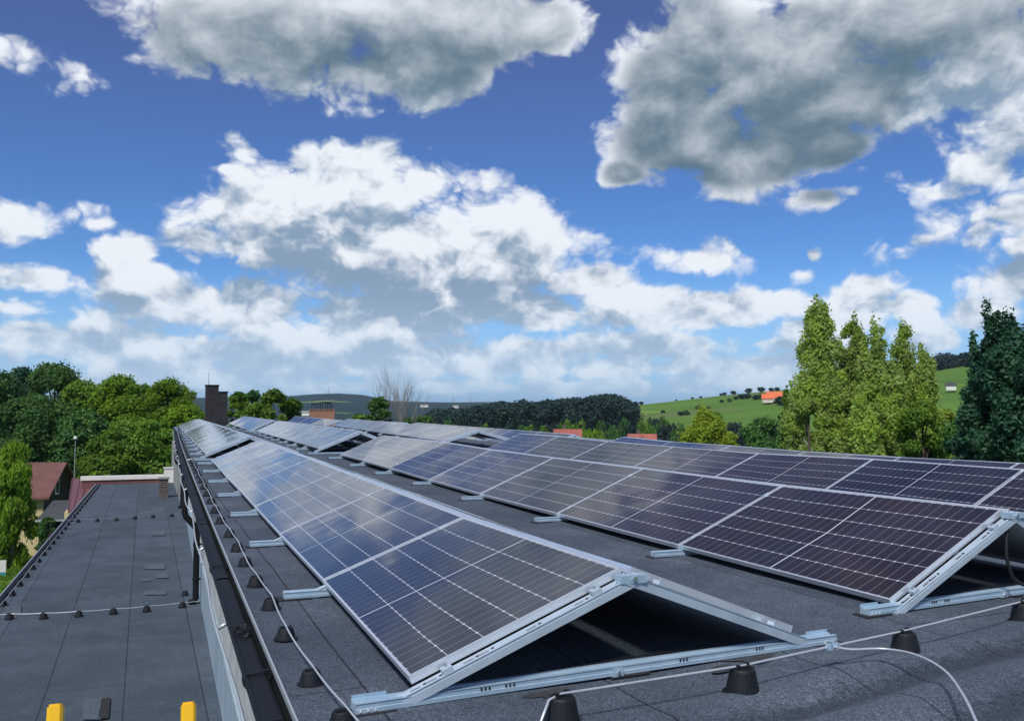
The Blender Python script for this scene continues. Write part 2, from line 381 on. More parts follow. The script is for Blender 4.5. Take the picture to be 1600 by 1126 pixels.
# ------------------------------------------------------------------ mesh helpers
class MB:
    def __init__(s): s.v = []; s.f = []; s.mi = []; s.mats = []
    def _m(s, m):
        if m not in s.mats: s.mats.append(m)
        return s.mats.index(m)
    def add(s, vs, fs, m=None):
        o = len(s.v); s.v += [tuple(v) for v in vs]; k = s._m(m) if m else 0
        for f in fs: s.f.append(tuple(i+o for i in f)); s.mi.append(k)
    def hexa(s, c, m=None):      # 8 corners: bottom ring then top ring
        s.add(c, [(0,3,2,1), (4,5,6,7), (0,1,5,4), (1,2,6,5), (2,3,7,6), (3,0,4,7)], m)
    def box(s, x0, x1, y0, y1, z0, z1, m=None):
        s.hexa([(x0,y0,z0),(x1,y0,z0),(x1,y1,z0),(x0,y1,z0),(x0,y0,z1),(x1,y0,z1),(x1,y1,z1),(x0,y1,z1)], m)
    def sweep(s, prof, p0, p1, up=(0,0,1), m=None, closed=True):
        """profile points (side, up) carried from p0 to p1"""
        p0 = Vector(p0); p1 = Vector(p1); d = (p1-p0).normalized(); side = d.cross(Vector(up)).normalized(); u = side.cross(d)
        n = len(prof); vs = [p + side*a + u*b for p in (p0, p1) for a, b in prof]
        fs = [(i, (i+1) % n, (i+1) % n + n, i+n) for i in range(n if closed else n-1)]
        if closed: fs += [tuple(range(n-1, -1, -1)), tuple(range(n, 2*n))]
        s.add(vs, fs, m)
    def bar(s, p0, p1, w, h, up=(0,0,1), m=None):
        s.sweep([(-w/2,-h/2), (w/2,-h/2), (w/2,h/2), (-w/2,h/2)], p0, p1, up, m)
    def tube(s, pts, r, n=8, m=None, cap=True):
        pts = [Vector(p) for p in pts]; rs = r if isinstance(r, (list, tuple)) else [r]*len(pts)
        vs = []; prev = None
        for i, p in enumerate(pts):
            d = (pts[min(i+1, len(pts)-1)] - pts[max(i-1, 0)]).normalized()
            a = prev if prev is not None else (Vector((0,0,1)) if abs(d.z) < .9 else Vector((1,0,0)))
            sd = d.cross(a).normalized(); uu = sd.cross(d).normalized(); prev = uu
            for k in range(n):
                t = 2*math.pi*k/n; vs.append(p + (sd*math.cos(t) + uu*math.sin(t))*rs[i])
        fs = []
        for i in range(len(pts)-1):
            for k in range(n):
                fs.append((i*n+k, i*n+(k+1) % n, (i+1)*n+(k+1) % n, (i+1)*n+k))
        if cap: fs += [tuple(range(n-1, -1, -1)), tuple(range((len(pts)-1)*n, len(pts)*n))]
        s.add(vs, fs, m)
    def lathe(s, prof, c=(0,0,0), n=14, m=None):
        vs = [(c[0]+r*math.cos(2*math.pi*k/n), c[1]+r*math.sin(2*math.pi*k/n), c[2]+z) for r, z in prof for k in range(n)]
        fs = [(i*n+k, i*n+(k+1) % n, (i+1)*n+(k+1) % n, (i+1)*n+k) for i in range(len(prof)-1) for k in range(n)]
        fs += [tuple(range(n-1, -1, -1)), tuple(range((len(prof)-1)*n, len(prof)*n))]
        s.add(vs, fs, m)
    def build(s, name, mt=None, parent=None, smooth=False, loc=None):
        me = bpy.data.meshes.new(name)
        L = Vector(loc) if loc is not None else Vector((0,0,0))
        me.from_pydata([tuple(Vector(v)-L) for v in s.v], [], s.f)
        if mt: me.materials.append(mt)
        else:
            for k in s.mats: me.materials.append(k)
            me.polygons.foreach_set('material_index', s.mi)
        if smooth: me.polygons.foreach_set('use_smooth', [True]*len(s.f))
        me.update()
        o = bpy.data.objects.new(name, me); col.objects.link(o)
        if parent is not None:
            o.parent = parent; o.location = L - parent.location if False else (L - Vector(parent_world(parent)))
        else: o.location = L
        return o
def parent_world(p):
    l = Vector(p.location)
    while p.parent: p = p.parent; l = l + p.location
    return l
def tag(o, label=None, cat=None, group=None, kind=None):
    if label: o['label'] = label
    if cat: o['category'] = cat
    if group: o['group'] = group
    if kind: o['kind'] = kind
    return o
def empty(name, loc, label, cat, group=None):
    o = bpy.data.objects.new(name, None); col.objects.link(o); o.location = loc; o.empty_display_size = .2
    return tag(o, label, cat, group)
def wbuild(mb, name, m, parent, smooth=False):
    """world-space mesh parented to an unrotated Empty"""
    return mb.build(name, m, parent, smooth, loc=parent_world(parent))
ORD = ['first','second','third','fourth','fifth','sixth','seventh','eighth','ninth','tenth','eleventh','twelfth','thirteenth','fourteenth','fifteenth',
 'sixteenth','seventeenth','eighteenth','nineteenth','twentieth','twenty-first','twenty-second','twenty-third','twenty-fourth','twenty-fifth','twenty-sixth',
 'twenty-seventh','twenty-eighth','twenty-ninth','thirtieth','thirty-first','thirty-second','thirty-third','thirty-fourth','thirty-fifth','thirty-sixth',
 'thirty-seventh','thirty-eighth','thirty-ninth','fortieth','forty-first','forty-second','forty-third','forty-fourth','forty-fifth','forty-sixth','forty-seventh',
 'forty-eighth','forty-ninth','fiftieth']
ORD += [d + '-' + o for d in ('fifty', 'sixty', 'seventy') for o in ORD[:9]]

# ------------------------------------------------------------------ the two roofs
def ZR(y): return -1.155 + .0115*(y-3.6)
def xe(y): t = y-3.6; return .56 + .0146*t + .00015*t*t           # left eave of the upper roof
ZL0 = -3.5
def ZL(y): return ZL0 + .0115*(y-15)
def onsurf(u, v, zf):
    p = atz(u, v, zf(10))
    for _ in range(12): p = atz(u, v, zf(p.y))
    return p
YN, YF = .6, 47.6
def up_roof():
    xs_r = [0, .25, .5, 1, 1.5, 2, 2.6, 3.2, 3.8, 4.4, 5, 6, 7.5, 10, 13.6]
    ys = list(np.arange(YN, 6, .12)) + list(np.arange(6, YF, 1.0)) + [YF]
    vs = []; fs = []
    for y in ys:
        x0 = xe(y)
        for i in range(90):
            t = i/89; x = x0 + (13.8-x0)*(t**1.6)
            # swollen strips where the felt turns over the front edge
            c = 2.86 + .20*(x-2.05); g_ = min(1, max(0, (x-1.5)/.7))
            z = ZR(y) + g_*(.030*math.exp(-((y-c-.17)/.12)**2) - .025*math.exp(-((y-c)/.10)**2) + .04*math.exp(-((y-c+.24)/.13)**2) - .03*math.exp(-((y-c+.5)/.11)**2))
            z += .006*math.sin(x*3.1+y*1.3)*math.sin(y*2.3)
            vs.append((x, y, z))
    n = 90
    for j in range(len(ys)-1):
        for i in range(n-1): a = j*n+i; fs.append((a, a+1, a+n+1, a+n))
    mb = MB(); mb.add(vs, fs)
    return mb
bld = empty('flat_roof_building', (7, 25, -9.6), 'long tall building whose grey felt roof carries the solar rows', 'building')
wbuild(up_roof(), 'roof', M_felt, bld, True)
# walls of the tall building (left face has a pale band over a blue band)
def xw(y): return xe(y) + .27
ysw = [YN, 3.6, 6, 8.2, 10.4, 12.6, 14.8, 17, 19.2, 21.4, 23.6, 25.8, 28, 30.2, 32.4, 34.6, 36.8, 39, 41.2, 43.4, YF]
def wallstrip(za, zb, dx, m, name):
    mb = MB()
    for a, b in zip(ysw, ysw[1:]):
        g = .006
        mb.hexa([(xw(a)-dx, a+g, za(a)), (xw(a)+.2, a+g, za(a)), (xw(b)+.2, b-g, za(b)), (xw(b)-dx, b-g, za(b)),
                 (xw(a)-dx, a+g, zb(a)), (xw(a)+.2, a+g, zb(a)), (xw(b)+.2, b-g, zb(b)), (xw(b)-dx, b-g, zb(b))])
        # raised ribs of the cladding
        for q in (.33, .66):
            yy = a+(b-a)*q; x = xw(yy)-dx
            mb.box(x-.003, x, yy-.005, yy+.005, za(yy), zb(yy))
    return wbuild(mb, name, m, bld)
wallstrip(lambda y: ZL(y)-.15, lambda y: ZR(y)-1.78, .03, M_wallB, 'wall_cladding')
wallstrip(lambda y: ZR(y)-1.78, lambda y: ZR(y)-.05, .0, M_wallA, 'upper_wall')
mb = MB(); mb.box(1.3, 13.6, YN+.05, YF-.05, -10.2, -1.35); wbuild(mb, 'wall', M_concrete, bld)
mb = MB(); mb.sweep([(-.0,-.0),(.03,0),(.03,.12),(0,.12)], (13.82, YN, ZR(YN)-.06), (13.82, YF, ZR(YF)-.06)); wbuild(mb, 'roof_edge', M_drip, bld)
# eave flashing beside the felt
mb = MB()
for a, b in zip(ysw, ysw[1:]):
    mb.hexa([(xe(a)-.006,a,ZR(a)-.02),(xe(a)+.003,a,ZR(a)-.02),(xe(b)+.003,b,ZR(b)-.02),(xe(b)-.006,b,ZR(b)-.02),
             (xe(a)-.006,a,ZR(a)+.006),(xe(a)+.003,a,ZR(a)+.006),(xe(b)+.003,b,ZR(b)+.006),(xe(b)-.006,b,ZR(b)+.006)])
wbuild(mb, 'drip_edge', M_drip, bld)
mb = MB()
for a, b in zip(ysw, ysw[1:]):
    mb.hexa([(xe(a)-.0,a,ZR(a)-.30),(xe(a)+.10,a,ZR(a)-.30),(xe(b)+.10,b,ZR(b)-.30),(xe(b)-.0,b,ZR(b)-.30),
             (xe(a)-.0,a,ZR(a)-.065),(xe(a)+.10,a,ZR(a)-.065),(xe(b)+.10,b,ZR(b)-.065),(xe(b)-.0,b,ZR(b)-.065)])
wbuild(mb, 'eave_flashing', M_black, bld)
# gutter
gut = empty('gutter', (.5, 3, -1.2), 'black half-round gutter along the left eave of the upper roof', 'gutter')
mb = MB(); GR_ = .050; n = 10
yy = list(np.arange(YN, YF, .8)) + [YF]; vs = []; fs = []
for y in yy:
    cx = xe(y)-.018-GR_; cz = ZR(y)-.055
    for k in range(n+1):
        t = math.pi + math.pi*k/n; vs.append((cx+GR_*math.cos(t), y, cz+GR_*math.sin(t)*.95))
    for k in range(n, -1, -1):
        t = math.pi + math.pi*k/n; vs.append((cx+(GR_-.006)*math.cos(t), y, cz+(GR_-.006)*math.sin(t)*.95))
w = 2*(n+1)
for j in range(len(yy)-1):
    for k in range(w): a = j*w+k; b = j*w+(k+1) % w; fs.append((a, b, b+w, a+w))
mb.add(vs, fs)
mb.tube([(xe(y)-.018-2*GR_, y, ZR(y)-.05) for y in yy], .012, 6)
wbuild(mb, 'trough', M_black, gut, True)
for y in np.arange(1.4, YF, 2.9):
    mb = MB(); cx = xe(y)-.018-GR_; mb.tube([(cx-(GR_+.006), y, ZR(y)-.04)] + [(cx+(GR_+.006)*math.cos(math.pi+math.pi*k/8), y, ZR(y)-.055+(GR_+.006)*math.sin(math.pi+math.pi*k/8)*.95) for k in range(9)], .012, 6)
    mb.bar((cx-GR_, y, ZR(y)-.035), (cx+GR_+.02, y, ZR(y)-.02), .025, .004)
    wbuild(mb, 'gutter_bracket', M_black, gut, True)
mb = MB()
yv = 5.1; cx = xe(yv)-.018-GR_
for k in range(26):
    a = rng.uniform(0, 6.28); r_ = rng.uniform(.01, .05); z0 = ZR(yv)-.035
    mb.tube([(cx+r_*.6*math.cos(a), yv+r_*1.6*math.sin(a), z0-.02), (cx+r_*math.cos(a+.4), yv+r_*2.2*math.sin(a+.4), z0+rng.uniform(.0, .03))], [.02, .012], 5)
tag(wbuild(mb, 'leaf_strainer', M_rubber, gut), 'torn black strainer in the gutter')
for y0_ in np.arange(YN, YF-.5, 3.05):
    mb = MB(); y1_ = min(y0_+3.0, YF); q_ = list(np.linspace(y0_, y1_, 6)); vs = []; fs = []
    for y in q_:
        cx = xe(y)-.018-GR_; cz = ZR(y)-.052
        for k in range(9):
            t_ = math.pi*k/8; vs.append((cx+(GR_-.002)*math.cos(t_), y, cz+.014*math.sin(t_)+.004*math.sin(y*2.2)))
    for j in range(5):
        for k in range(8): a = j*9+k; fs.append((a, a+9, a+10, a+1))
    mb.add(vs, fs); wbuild(mb, 'gutter_cover', M_black, gut, True)

# downpipes
def downpipe(y, label):
    xg = xe(y)-.018-GR_; x1 = xw(y)-.12
    t = empty('downpipe', (x1, y, ZL(y)), label, 'downpipe', 'black downpipes on the cladded wall')
    zg = ZR(y)-.10
    pts = [(xg, y, zg), (xg, y, zg-.72), (xg+.02, y-.005, zg-.78), (x1-.03, y-.02, zg-.98), (x1, y-.02, zg-1.04), (x1, y-.02, ZL(y)+.12), (x1-.02, y-.02, ZL(y)+.06), (x1-.12, y-.02, ZL(y)+.03)]
    mb = MB(); mb.tube(pts, .055, 12); wbuild(mb, 'pipe', M_black, t, True)
    for z in (zg-.35, zg-1.3, ZL(y)+.45):
        xx = xg if z > zg-.7 else x1
        mb = MB(); mb.lathe([(.057,-.02),(.066,-.02),(.066,.02),(.057,.02)], (xx, y-.02*(xx == x1), z), 14); mb.bar((xx, y, z), (xw(y)+.02, y, z), .02, .02); wbuild(mb, 'pipe_clip', M_black, t)
downpipe(17.6, 'black downpipe with an offset bend, nearer one on the pale wall')
downpipe(33.5, 'black downpipe at the far end of the pale wall')

# lower roof
low = empty('lower_building', (-1, 20, -9.6), 'lower building with a long dark felt roof beside the tall wall', 'building')
pa, pb = onsurf(0, 935, ZL), onsurf(150, 757, ZL)
def xl(y): return pa.x + (pb.x-pa.x)*(y-pa.y)/(pb.y-pa.y)
YLF = pb.y
ys = list(np.arange(1.0, YLF, 1.2)) + [YLF]; vs = []; fs = []
nx = 24
for y in ys:
    for i in range(nx):
        t = i/(nx-1); x = xl(y) + (xw(y)+.02 - xl(y))*t
        z = ZL(y) + .02*math.exp(-((y-17.0)/.25)**2) + .018*math.exp(-((y-31.5)/.3)**2) + .004*math.sin(x*4+y)
        vs.append((x, y, z))
for j in range(len(ys)-1):
    for i in range(nx-1): a = j*nx+i; fs.append((a, a+1, a+nx+1, a+nx))
mb = MB(); mb.add(vs, fs); wbuild(mb, 'roof', M_felt_low, low, True)
mb = MB()
mb.hexa([(xl(1)+.05,1,-9.8),(.75,1,-9.8),(.75,YLF,-9.8),(xl(YLF)+.05,YLF,-9.8),(xl(1)+.05,1,ZL(1)-.02),(.75,1,ZL(1)-.02),(.75,YLF,ZL(YLF)-.02),(xl(YLF)+.05,YLF,ZL(YLF)-.02)])
wbuild(mb, 'wall', M_concrete, low)
mb = MB(); mb.bar((xl(1)+.035, 1, ZL(1)+.0), (xl(YLF)+.035, YLF, ZL(YLF)+.0), .07, .07); wbuild(mb, 'eave_flashing', M_black, low)
mb = MB(); mb.bar((xl(1)-.015, 1, ZL(1)+.02), (xl(YLF)-.015, YLF, ZL(YLF)+.02), .022, .05); wbuild(mb, 'edge_trim', M_drip, low)
# felt repair patches
for (u0, v0, u1, v1, c) in ((8,948,33,959,0),(129,1093,158,1126,0),(225,882,258,890,0),(243,898,262,904,0),(222,905,236,909,0),(226,924,260,930,0),(237,830,258,837,0)):
    a, b, c_, d = (onsurf(u, v, ZL) for u, v in ((u0, v1), (u1, v1), (u1, v0), (u0, v0)))
    mb = MB(); mb.add([Vector(p)+Vector((0,0,.024)) for p in (a, b, c_, d)] + [Vector(p)+Vector((0,0,.019)) for p in (a, b, c_, d)], [(0,1,2,3),(0,4,5,1),(1,5,6,2),(2,6,7,3),(3,7,4,0)])
    wbuild(mb, 'repair_patch', M_patch if 'M_patch' in globals() else globals().setdefault('M_patch', felt('patch_felt', (.062,.08,.10), (.08,.10,.122), 9, 9, .1)), low)
p1, p2 = onsurf(160, 1093, ZL), onsurf(152, 1126, ZL)
mb = MB(); mb.add([p1+Vector((0,0,.024)), p2+Vector((0,0,.024)), p2+Vector((.12,0,.024)), p1+Vector((.09,0,.024))], [(0,1,2,3)]); wbuild(mb, 'bitumen_smear', M_pad, low)

# ------------------------------------------------------------------ solar rows
def panel(Lf, Ln, Hf, Hn, label, group):
    """top-face corners: low far, low near, high far, high near"""
    c = (Lf+Ln+Hf+Hn)/4
    t = empty('solar_panel', (c.x, c.y, c.z-.04), label, 'solar panel', group)
    along = (Lf-Ln).normalized(); up = (Hn-Ln).normalized(); nrm = along.cross(up)
    if nrm.z < 0: nrm = -nrm
    g = along*.010
    Lf, Hf, Ln, Hn = Lf-g, Hf-g, Ln+g, Hn+g
    jr = random.Random(label)
    Lf, Ln, Hf, Hn = (p + nrm*jr.uniform(-.004, .004) for p in (Lf, Ln, Hf, Hn))
    def P(s, q, d=0): return Ln*(1-s)*(1-q) + Lf*s*(1-q) + Hn*(1-s)*q + Hf*s*q - nrm*d
    ls, lq = (Lf-Ln).length, (Hn-Ln).length
    e, w_ = .012/ls, .012/lq; T = .035
    mb = MB()
    o = [(0,0),(1,0),(1,1),(0,1)]; i_ = [(e,w_),(1-e,w_),(1-e,1-w_),(e,1-w_)]
    vs = [P(*p) for p in o] + [P(*p) for p in i_] + [P(*p, T) for p in o] + [P(*p, T) for p in i_]
    fs = []
    for k in range(4):
        j = (k+1) % 4
        fs += [(k, j, 4+j, 4+k), (k, 8+k, 8+j, j), (4+k, 4+j, 12+j, 12+k), (8+k, 12+k, 12+j, 8+j)]
    mb.add(vs, fs); wbuild(mb, 'frame', M_frame, t)
    me = bpy.data.meshes.new('cell_sheet'); L0 = t.location
    qv = [P(*p, .003)-L0 for p in i_] + [P(*p, .009)-L0 for p in i_]
    me.from_pydata([tuple(q) for q in qv], [], [(0,1,2,3), (4,7,6,5)])
    me.materials.append(M_cells); me.materials.append(M_back); me.polygons[1].material_index = 1
    uvl = me.uv_layers.new(name='UVMap'); 
    uvs = [(0,0),(2.07,0),(2.07,1.0),(0,1.0)]
    for li, q in enumerate(uvs): uvl.data[li].uv = q
    # make sure the cell side faces up
    if me.polygons[0].normal.z < 0: me.flip_normals()
    for lp in me.loops:
        if lp.vertex_index < 4: uvl.data[lp.index].uv = uvs[lp.vertex_index]
    o_ = bpy.data.objects.new('cell_sheet', me); col.objects.link(o_); o_.parent = t
    return t

RPROF = [(-.028,-.045),(.028,-.045),(.028,-.012),(.022,-.010),(.022,-.004),(.028,-.002),(.028,0),(.010,0),(.008,-.006),(-.008,-.006),(-.010,0),(-.028,0),(-.028,-.002),(-.022,-.004),(-.022,-.010),(-.028,-.012)]
BPROF = [(-.037,-.038),(.037,-.038),(.037,-.022),(.034,-.020),(.034,-.004),(.037,-.002),(.037,0),(.014,0),(.012,-.007),(-.012,-.007),(-.014,0),(-.037,0),(-.037,-.002),(-.034,-.004),(-.034,-.020),(-.037,-.022)]
def clamp(mb, p, up, d, nrm, detail):
    if not detail:
        mb.bar(p - d*.03 + nrm*.001, p + d*.03 + nrm*.001, .03, .006, nrm, M_alu); return
    """an end clamp with its bolt on a sloping rail"""
    side = d.cross(nrm).normalized()
    mb.bar(p - d*.022 + nrm*.008, p + d*.022 + nrm*.008, .045, .018, nrm, M_alu)
    if detail: mb.tube([p + nrm*.016, p + nrm*.028], .008, 6, M_steel)
def mount(Ln, Hn, opp_low, base_a, base_b, label, group, end, detail=False, opp=True):
    """base rail, two sloping rails, clamps, pads; Ln/Hn are the panel's top-face corners at this joint"""
    t = empty('mounting_frame', tuple((Vector(base_a)+Vector(base_b))/2), label, 'mounting frame', group)
    off = Vector((0, -.034*end, 0))
    sl = (Hn-Ln).normalized(); n1 = Vector((0,1,0)).cross(sl); n1 = -n1 if n1.z < 0 else n1
    a = Ln - sl*.12 - n1*.037 + off; b = Hn + sl*.045 - n1*.037 + off
    mb = MB(); mb.sweep(RPROF, a, b, n1, M_alu)
    if detail:
        k = .2
        L_ = (b-a).length
        for q in (.10, .16, .30, .36, .55, .75, .93):
            c = a + (b-a)*q; mb.bar(c - sl*.022 - n1*.0045, c + sl*.022 - n1*.0045, .006, .004, n1, M_slot)
            c = a + (b-a)*(q+.035); mb.bar(c - sl*.006 - n1*.0035, c + sl*.006 - n1*.0035, .014, .006, n1, M_slot)
    r1 = wbuild(mb, 'sloping_rail', None, t)
    # opposite slope
    H2 = Hn + Vector((.06, 0, 0)); L2 = Vector(opp_low)
    s2 = (L2-H2).normalized(); n2 = Vector((0,1,0)).cross(s2); n2 = -n2 if n2.z < 0 else n2
    a2 = H2 - s2*.045 - n2*.037 + off; b2 = L2 + s2*.12 - n2*.037 + off
    mb = MB(); mb.sweep(RPROF, a2, b2, n2, M_alu); wbuild(mb, 'sloping_rail', None, t)
    # ridge bracket
    mb = MB(); rc = (b+a2)/2; mb.bar(rc + Vector((-.065,0,-.022)), rc + Vector((.065,0,-.022)), .060, .034, (0,0,1), M_galv)
    if detail: mb.tube([rc + Vector((0,-.030,-.02)), rc + Vector((0,-.040,-.02))], .012, 6, M_steel)
    wbuild(mb, 'ridge_bracket', None, t)
    mb = MB(); A = Vector(base_a); B_ = Vector(base_b); mb.sweep(BPROF, A, B_, (0,0,1), M_galv)
    d = (B_-A).normalized()
    if detail:
        for q in (.22, .265, .62, .80):
            for k in (-1, 0, 1):
                c = A + (B_-A)*q + d*.018*k + Vector((0,-.0355,-.012)); mb.bar(c - Vector((0,0,.006)), c + Vector((0,0,.006)), .006, .006, (0,1,0), M_slot)
        # centre splice with its bolt
        c = A + (B_-A)*.475 + Vector((0,-.045,-.022)); mb.bar(c - d*.025, c + d*.025, .014, .036, (0,0,1), M_galv)
        mb.tube([c + Vector((0,-.004,0)), c + Vector((0,-.016,0))], .010, 6, M_steel)
        # pierced end plates
        for e_, sg in ((A, 1), (B_, -1)):
            c = e_ + d*.07*sg + Vector((0,.035,-.008)); mb.bar(c - d*.07, c + d*.07, .004, .044, (0,0,1), M_galv)
            for k in range(3):
                q = e_ + d*(.02+.03*k)*sg + Vector((0,-.0385,-.029)); mb.bar(q-Vector((0,0,.003)), q+Vector((0,0,.003)), .007, .004, (0,1,0), M_white)
    wbuild(mb, 'base_rail', None, t)
    for e_ in (A + d*.06, (A+B_)/2, B_ - d*.06):
        mb = MB(); c = e_ + Vector((0,0,-.042)); mb.bar(c - d*.10, c + d*.10, .11, .007, (0,0,1)); wbuild(mb, 'rubber_pad', M_pad, t)
    for q in ((.14, .84) if detail else (.14, .84)):
        mb = MB(); c = Ln + (Hn-Ln)*q + off*(1 if end else 0) + (n1*-.034 if end else n1*0); clamp(mb, c, None, sl, n1, end); wbuild(mb, 'clamp', None, t)
    if opp:
        for q in (.14, .84):
            mb = MB(); c = H2 + (L2-H2)*q + off*(1 if end else 0) + (n2*-.034 if end else n2*0); clamp(mb, c, None, s2, n2, end); wbuild(mb, 'clamp', None, t)
    return t

ROWN = ['leftmost row', 'second row', 'third row', 'rightmost row']
def build_group(row, gi, Ls, Hs, seg, oppw=1.05, near_skew=0.):
    """Ls/Hs: joint positions from near to far"""
    rn = ROWN[row]; n = len(Ls)-1
    for k in range(n):
        dist = Ls[k].y
        tone = 'dark' if dist < 9 and row < 2 else ('sky-reflecting' if row < 2 else 'bluish')
        nm = ORD[k] + ' from near end'
        if k == n-1 and n > 2: nm = 'farthest'
        if k == 0: nm = 'nearest'
        lab = f'{tone} panel, {nm}, {seg}{rn}'
        panel(Ls[k+1], Ls[k], Hs[k+1], Hs[k], lab, 'solar panels on the left-facing slopes')
    opps = [Vector((h.x+oppw, l.y, l.z)) for l, h in zip(Ls, Hs)]
    opps[0].y += near_skew*.8
    for k in range(n):
        H2a, H2b = Hs[k] + Vector((.06,0,0)), Hs[k+1] + Vector((.06,0,0))
        nm = ORD[k] + ' from near end'
        if k == n-1 and n > 2: nm = 'farthest'
        if k == 0: nm = 'nearest'
        panel(opps[k+1], opps[k], H2b, H2a, f'panel on the hidden right slope, {nm}, {seg}{rn}', 'solar panels on the right-facing slopes')
    for k in range(n+1):
        L, H, O = Ls[k], Hs[k], opps[k]
        zb = ZR(L.y) + .046
        ba = Vector((L.x-.235, L.y, zb)); bb = Vector((O.x+(.225 if k == 0 else .0), L.y, zb))
        end = 1 if k == 0 else 0
        if k == 0:
            ba.y -= .040; bb.y += -.040 + near_skew
        nm = 'nearest' if k == 0 else ('farthest' if k == n else f'{ORD[k]} from near end')
        mount(L, H, O, ba, bb, f'aluminium mount, {nm}, {seg}{rn}', 'mounting frames under the solar panels', end, detail=(k == 0 and gi == 0 and row < 2))

px = lambda l: [Vector(p) if p else None for p in l]
# row 1
H1p = [(970,887),(725,807.5),(602.5,761),(532.5,735),(484,716),None,None,(402.5,687.5)]
L1p = [(640,1058),(504,906),(436,833),(397,790),(371,762),(352,743),(340,729),(329.5,718)]
Ls = []; Hs = []
for k in range(8):
    Yk = 3.55 + 2.12*k
    Ls.append(aty(*L1p[k], Yk))
    Hs.append(aty(*H1p[k], Yk) if H1p[k] else None)
for k in (5, 6): Hs[k] = Hs[4].lerp(Hs[7], (k-4)/3)
ROW1L, ROW1H = Ls, Hs
build_group(0, 0, Ls, Hs, 'near block, ', near_skew=.16)
def interp(La, Ha, Lb, Hb, n): return [La.lerp(Lb, k/n) for k in range(n+1)], [Ha.lerp(Hb, k/n) for k in range(n+1)]
build_group(0, 1, *interp(aty(320,707.5,19.6), aty(387.5,680,19.6), aty(289,675,36.5), aty(327,660,36.5), 8), 'middle block, ')
build_group(0, 2, *interp(aty(288.3,674.3,36.8), aty(326,659.6,36.8), aty(280,664,45), aty(307.5,654,45), 4), 'far block, ')
# row 2
H2p = [(1568,795),(1222,758),(1005,731),(865,715),(767,702),(697.5,691),(644,685),(596,680)]
L2p = [(1392,936),(1060,851.5),(870,802),(750,771),(670,749),(608.5,730.5),(566.5,718.5),(531.5,709.5)]
Hs = [atplane(*p, 4.99, -.012) for p in H2p]
Ls = [aty(*p, h.y) for p, h in zip(L2p, Hs)]
ROW2H = Hs
build_group(1, 0, Ls, Hs, 'near block, ', near_skew=.2)
build_group(1, 1, *interp(aty(497,699,21.2), aty(561,673,21.2), aty(399,673,37.5), aty(435,657,37.5), 8), 'middle block, ')
build_group(1, 2, *interp(aty(389,672,38.7), aty(426,656,38.7), aty(357,661,46), aty(381,650,46), 3), 'far block, ')
# row 3
H3p = [(1600,733),(1364,717),(1185,708),(1052,697.5),(950,689),(872.5,681),(812,677)]
Hs = [atplane(*p, 8.01) for p in H3p]
Hs.insert(0, Hs[0] + (Hs[0]-Hs[1]))
Ls = [Vector((h.x-.97, h.y, ZR(h.y)+.11)) for h in Hs]
build_group(2, 0, Ls, Hs, 'near block, ')
Hn, Hf = atplane(745,671.5,8.01), aty(545,654,38.5)
build_group(2, 1, *interp(aty(690,688,Hn.y), Hn, aty(520,664,38.5), Hf, 7), 'middle block, ')
build_group(2, 2, *interp(aty(506,664,39.7), aty(530,656,39.7), aty(450,659,46), aty(461,650,46), 3), 'far block, ')
# row 4
H4p = [(1592.5,723),(1407,714),(1260,705),(1142.5,696),(1050,690),(972.5,682)]
Hs = [atplane(*p, 11.03) for p in H4p]
Hs.insert(0, Hs[0] + (Hs[0]-Hs[1])); 
Ls = [Vector((h.x-.97, h.y, ZR(h.y)+.075)) for h in Hs]
build_group(3, 0, Ls, Hs, 'near block, ')
Hn = atplane(895,678.5,11.03); Hf = aty(650,660,38)
build_group(3, 1, *interp(Hn-Vector((.97,0,.4)), Hn, Hf-Vector((.97,0,.36)), Hf, 7), 'middle block, ')
Hn = aty(632,660,39.4); Hf = aty(560,656,46)
build_group(3, 2, *interp(Hn-Vector((.97,0,.33)), Hn, Hf-Vector((.97,0,.33)), Hf, 3), 'far block, ')

# ------------------------------------------------------------------ lightning conductor and its cone holders
def cone_mesh():
    mb = MB(); mb.lathe([(.074,0),(.074,.006),(.063,.009),(.046,.074),(.042,.079),(.020,.080)], (0,0,0), 22)
    for a in (.6, 3.7):
        mb.bar((math.cos(a)*.028, math.sin(a)*.028, .078), (math.cos(a)*.028, math.sin(a)*.028, .092), .018, .012, (1,0,0))
    mb.bar((-.03,0,.082), (.03,0,.082), .022, .008)
    return mb
CM = None
def cone(x, y, z, label, group, s=1., zs=1.):
    global CM
    if CM is None:
        o = cone_mesh().build('conductor_holder', M_rubber, None, False); CM = o.data
    else: o = bpy.data.objects.new('conductor_holder', CM); col.objects.link(o)
    o.location = (x, y, z+.001); o.rotation_euler = (random.uniform(-.03, .03), random.uniform(-.03, .03), random.uniform(-.4, .4)); o.scale = (s, s, s*zs)
    return tag(o, label, 'conductor holder', group)
def wirepath(pts, lift=.080):
    out = []
    for a, b in zip(pts, pts[1:]):
        for k in range(6):
            t = k/6; p = a.lerp(b, t); p.z += lift - .010*math.sin(math.pi*t); p.x += .006*math.sin(3*p.y+p.x*5); out.append(p)
    p = pts[-1].copy(); p.z += lift; out.append(p)
    return out
Lp = [onsurf(u, v, ZR) for u, v in ((535,1134),(486,1068),(446,998),(423,951),(400,915),(383,884),(371,861),(359,839))]
while Lp[-1].y < 44:
    y = Lp[-1].y + .95; Lp.append(Vector((.71 + (xe(y)-xe(8.5)), y, ZR(y))))
for k, p in enumerate(Lp):
    cone(p.x, p.y, p.z, f'black cone wire holder, {ORD[k]} from the camera along the left eave', 'cone holders along the left eave', random.uniform(.80, .86), random.uniform(.88, .96))
mb = MB(); mb.tube([Vector((Lp[0].x+.02, Lp[0].y-.8, Lp[0].z+.1))] + wirepath(Lp), .0045, 6)
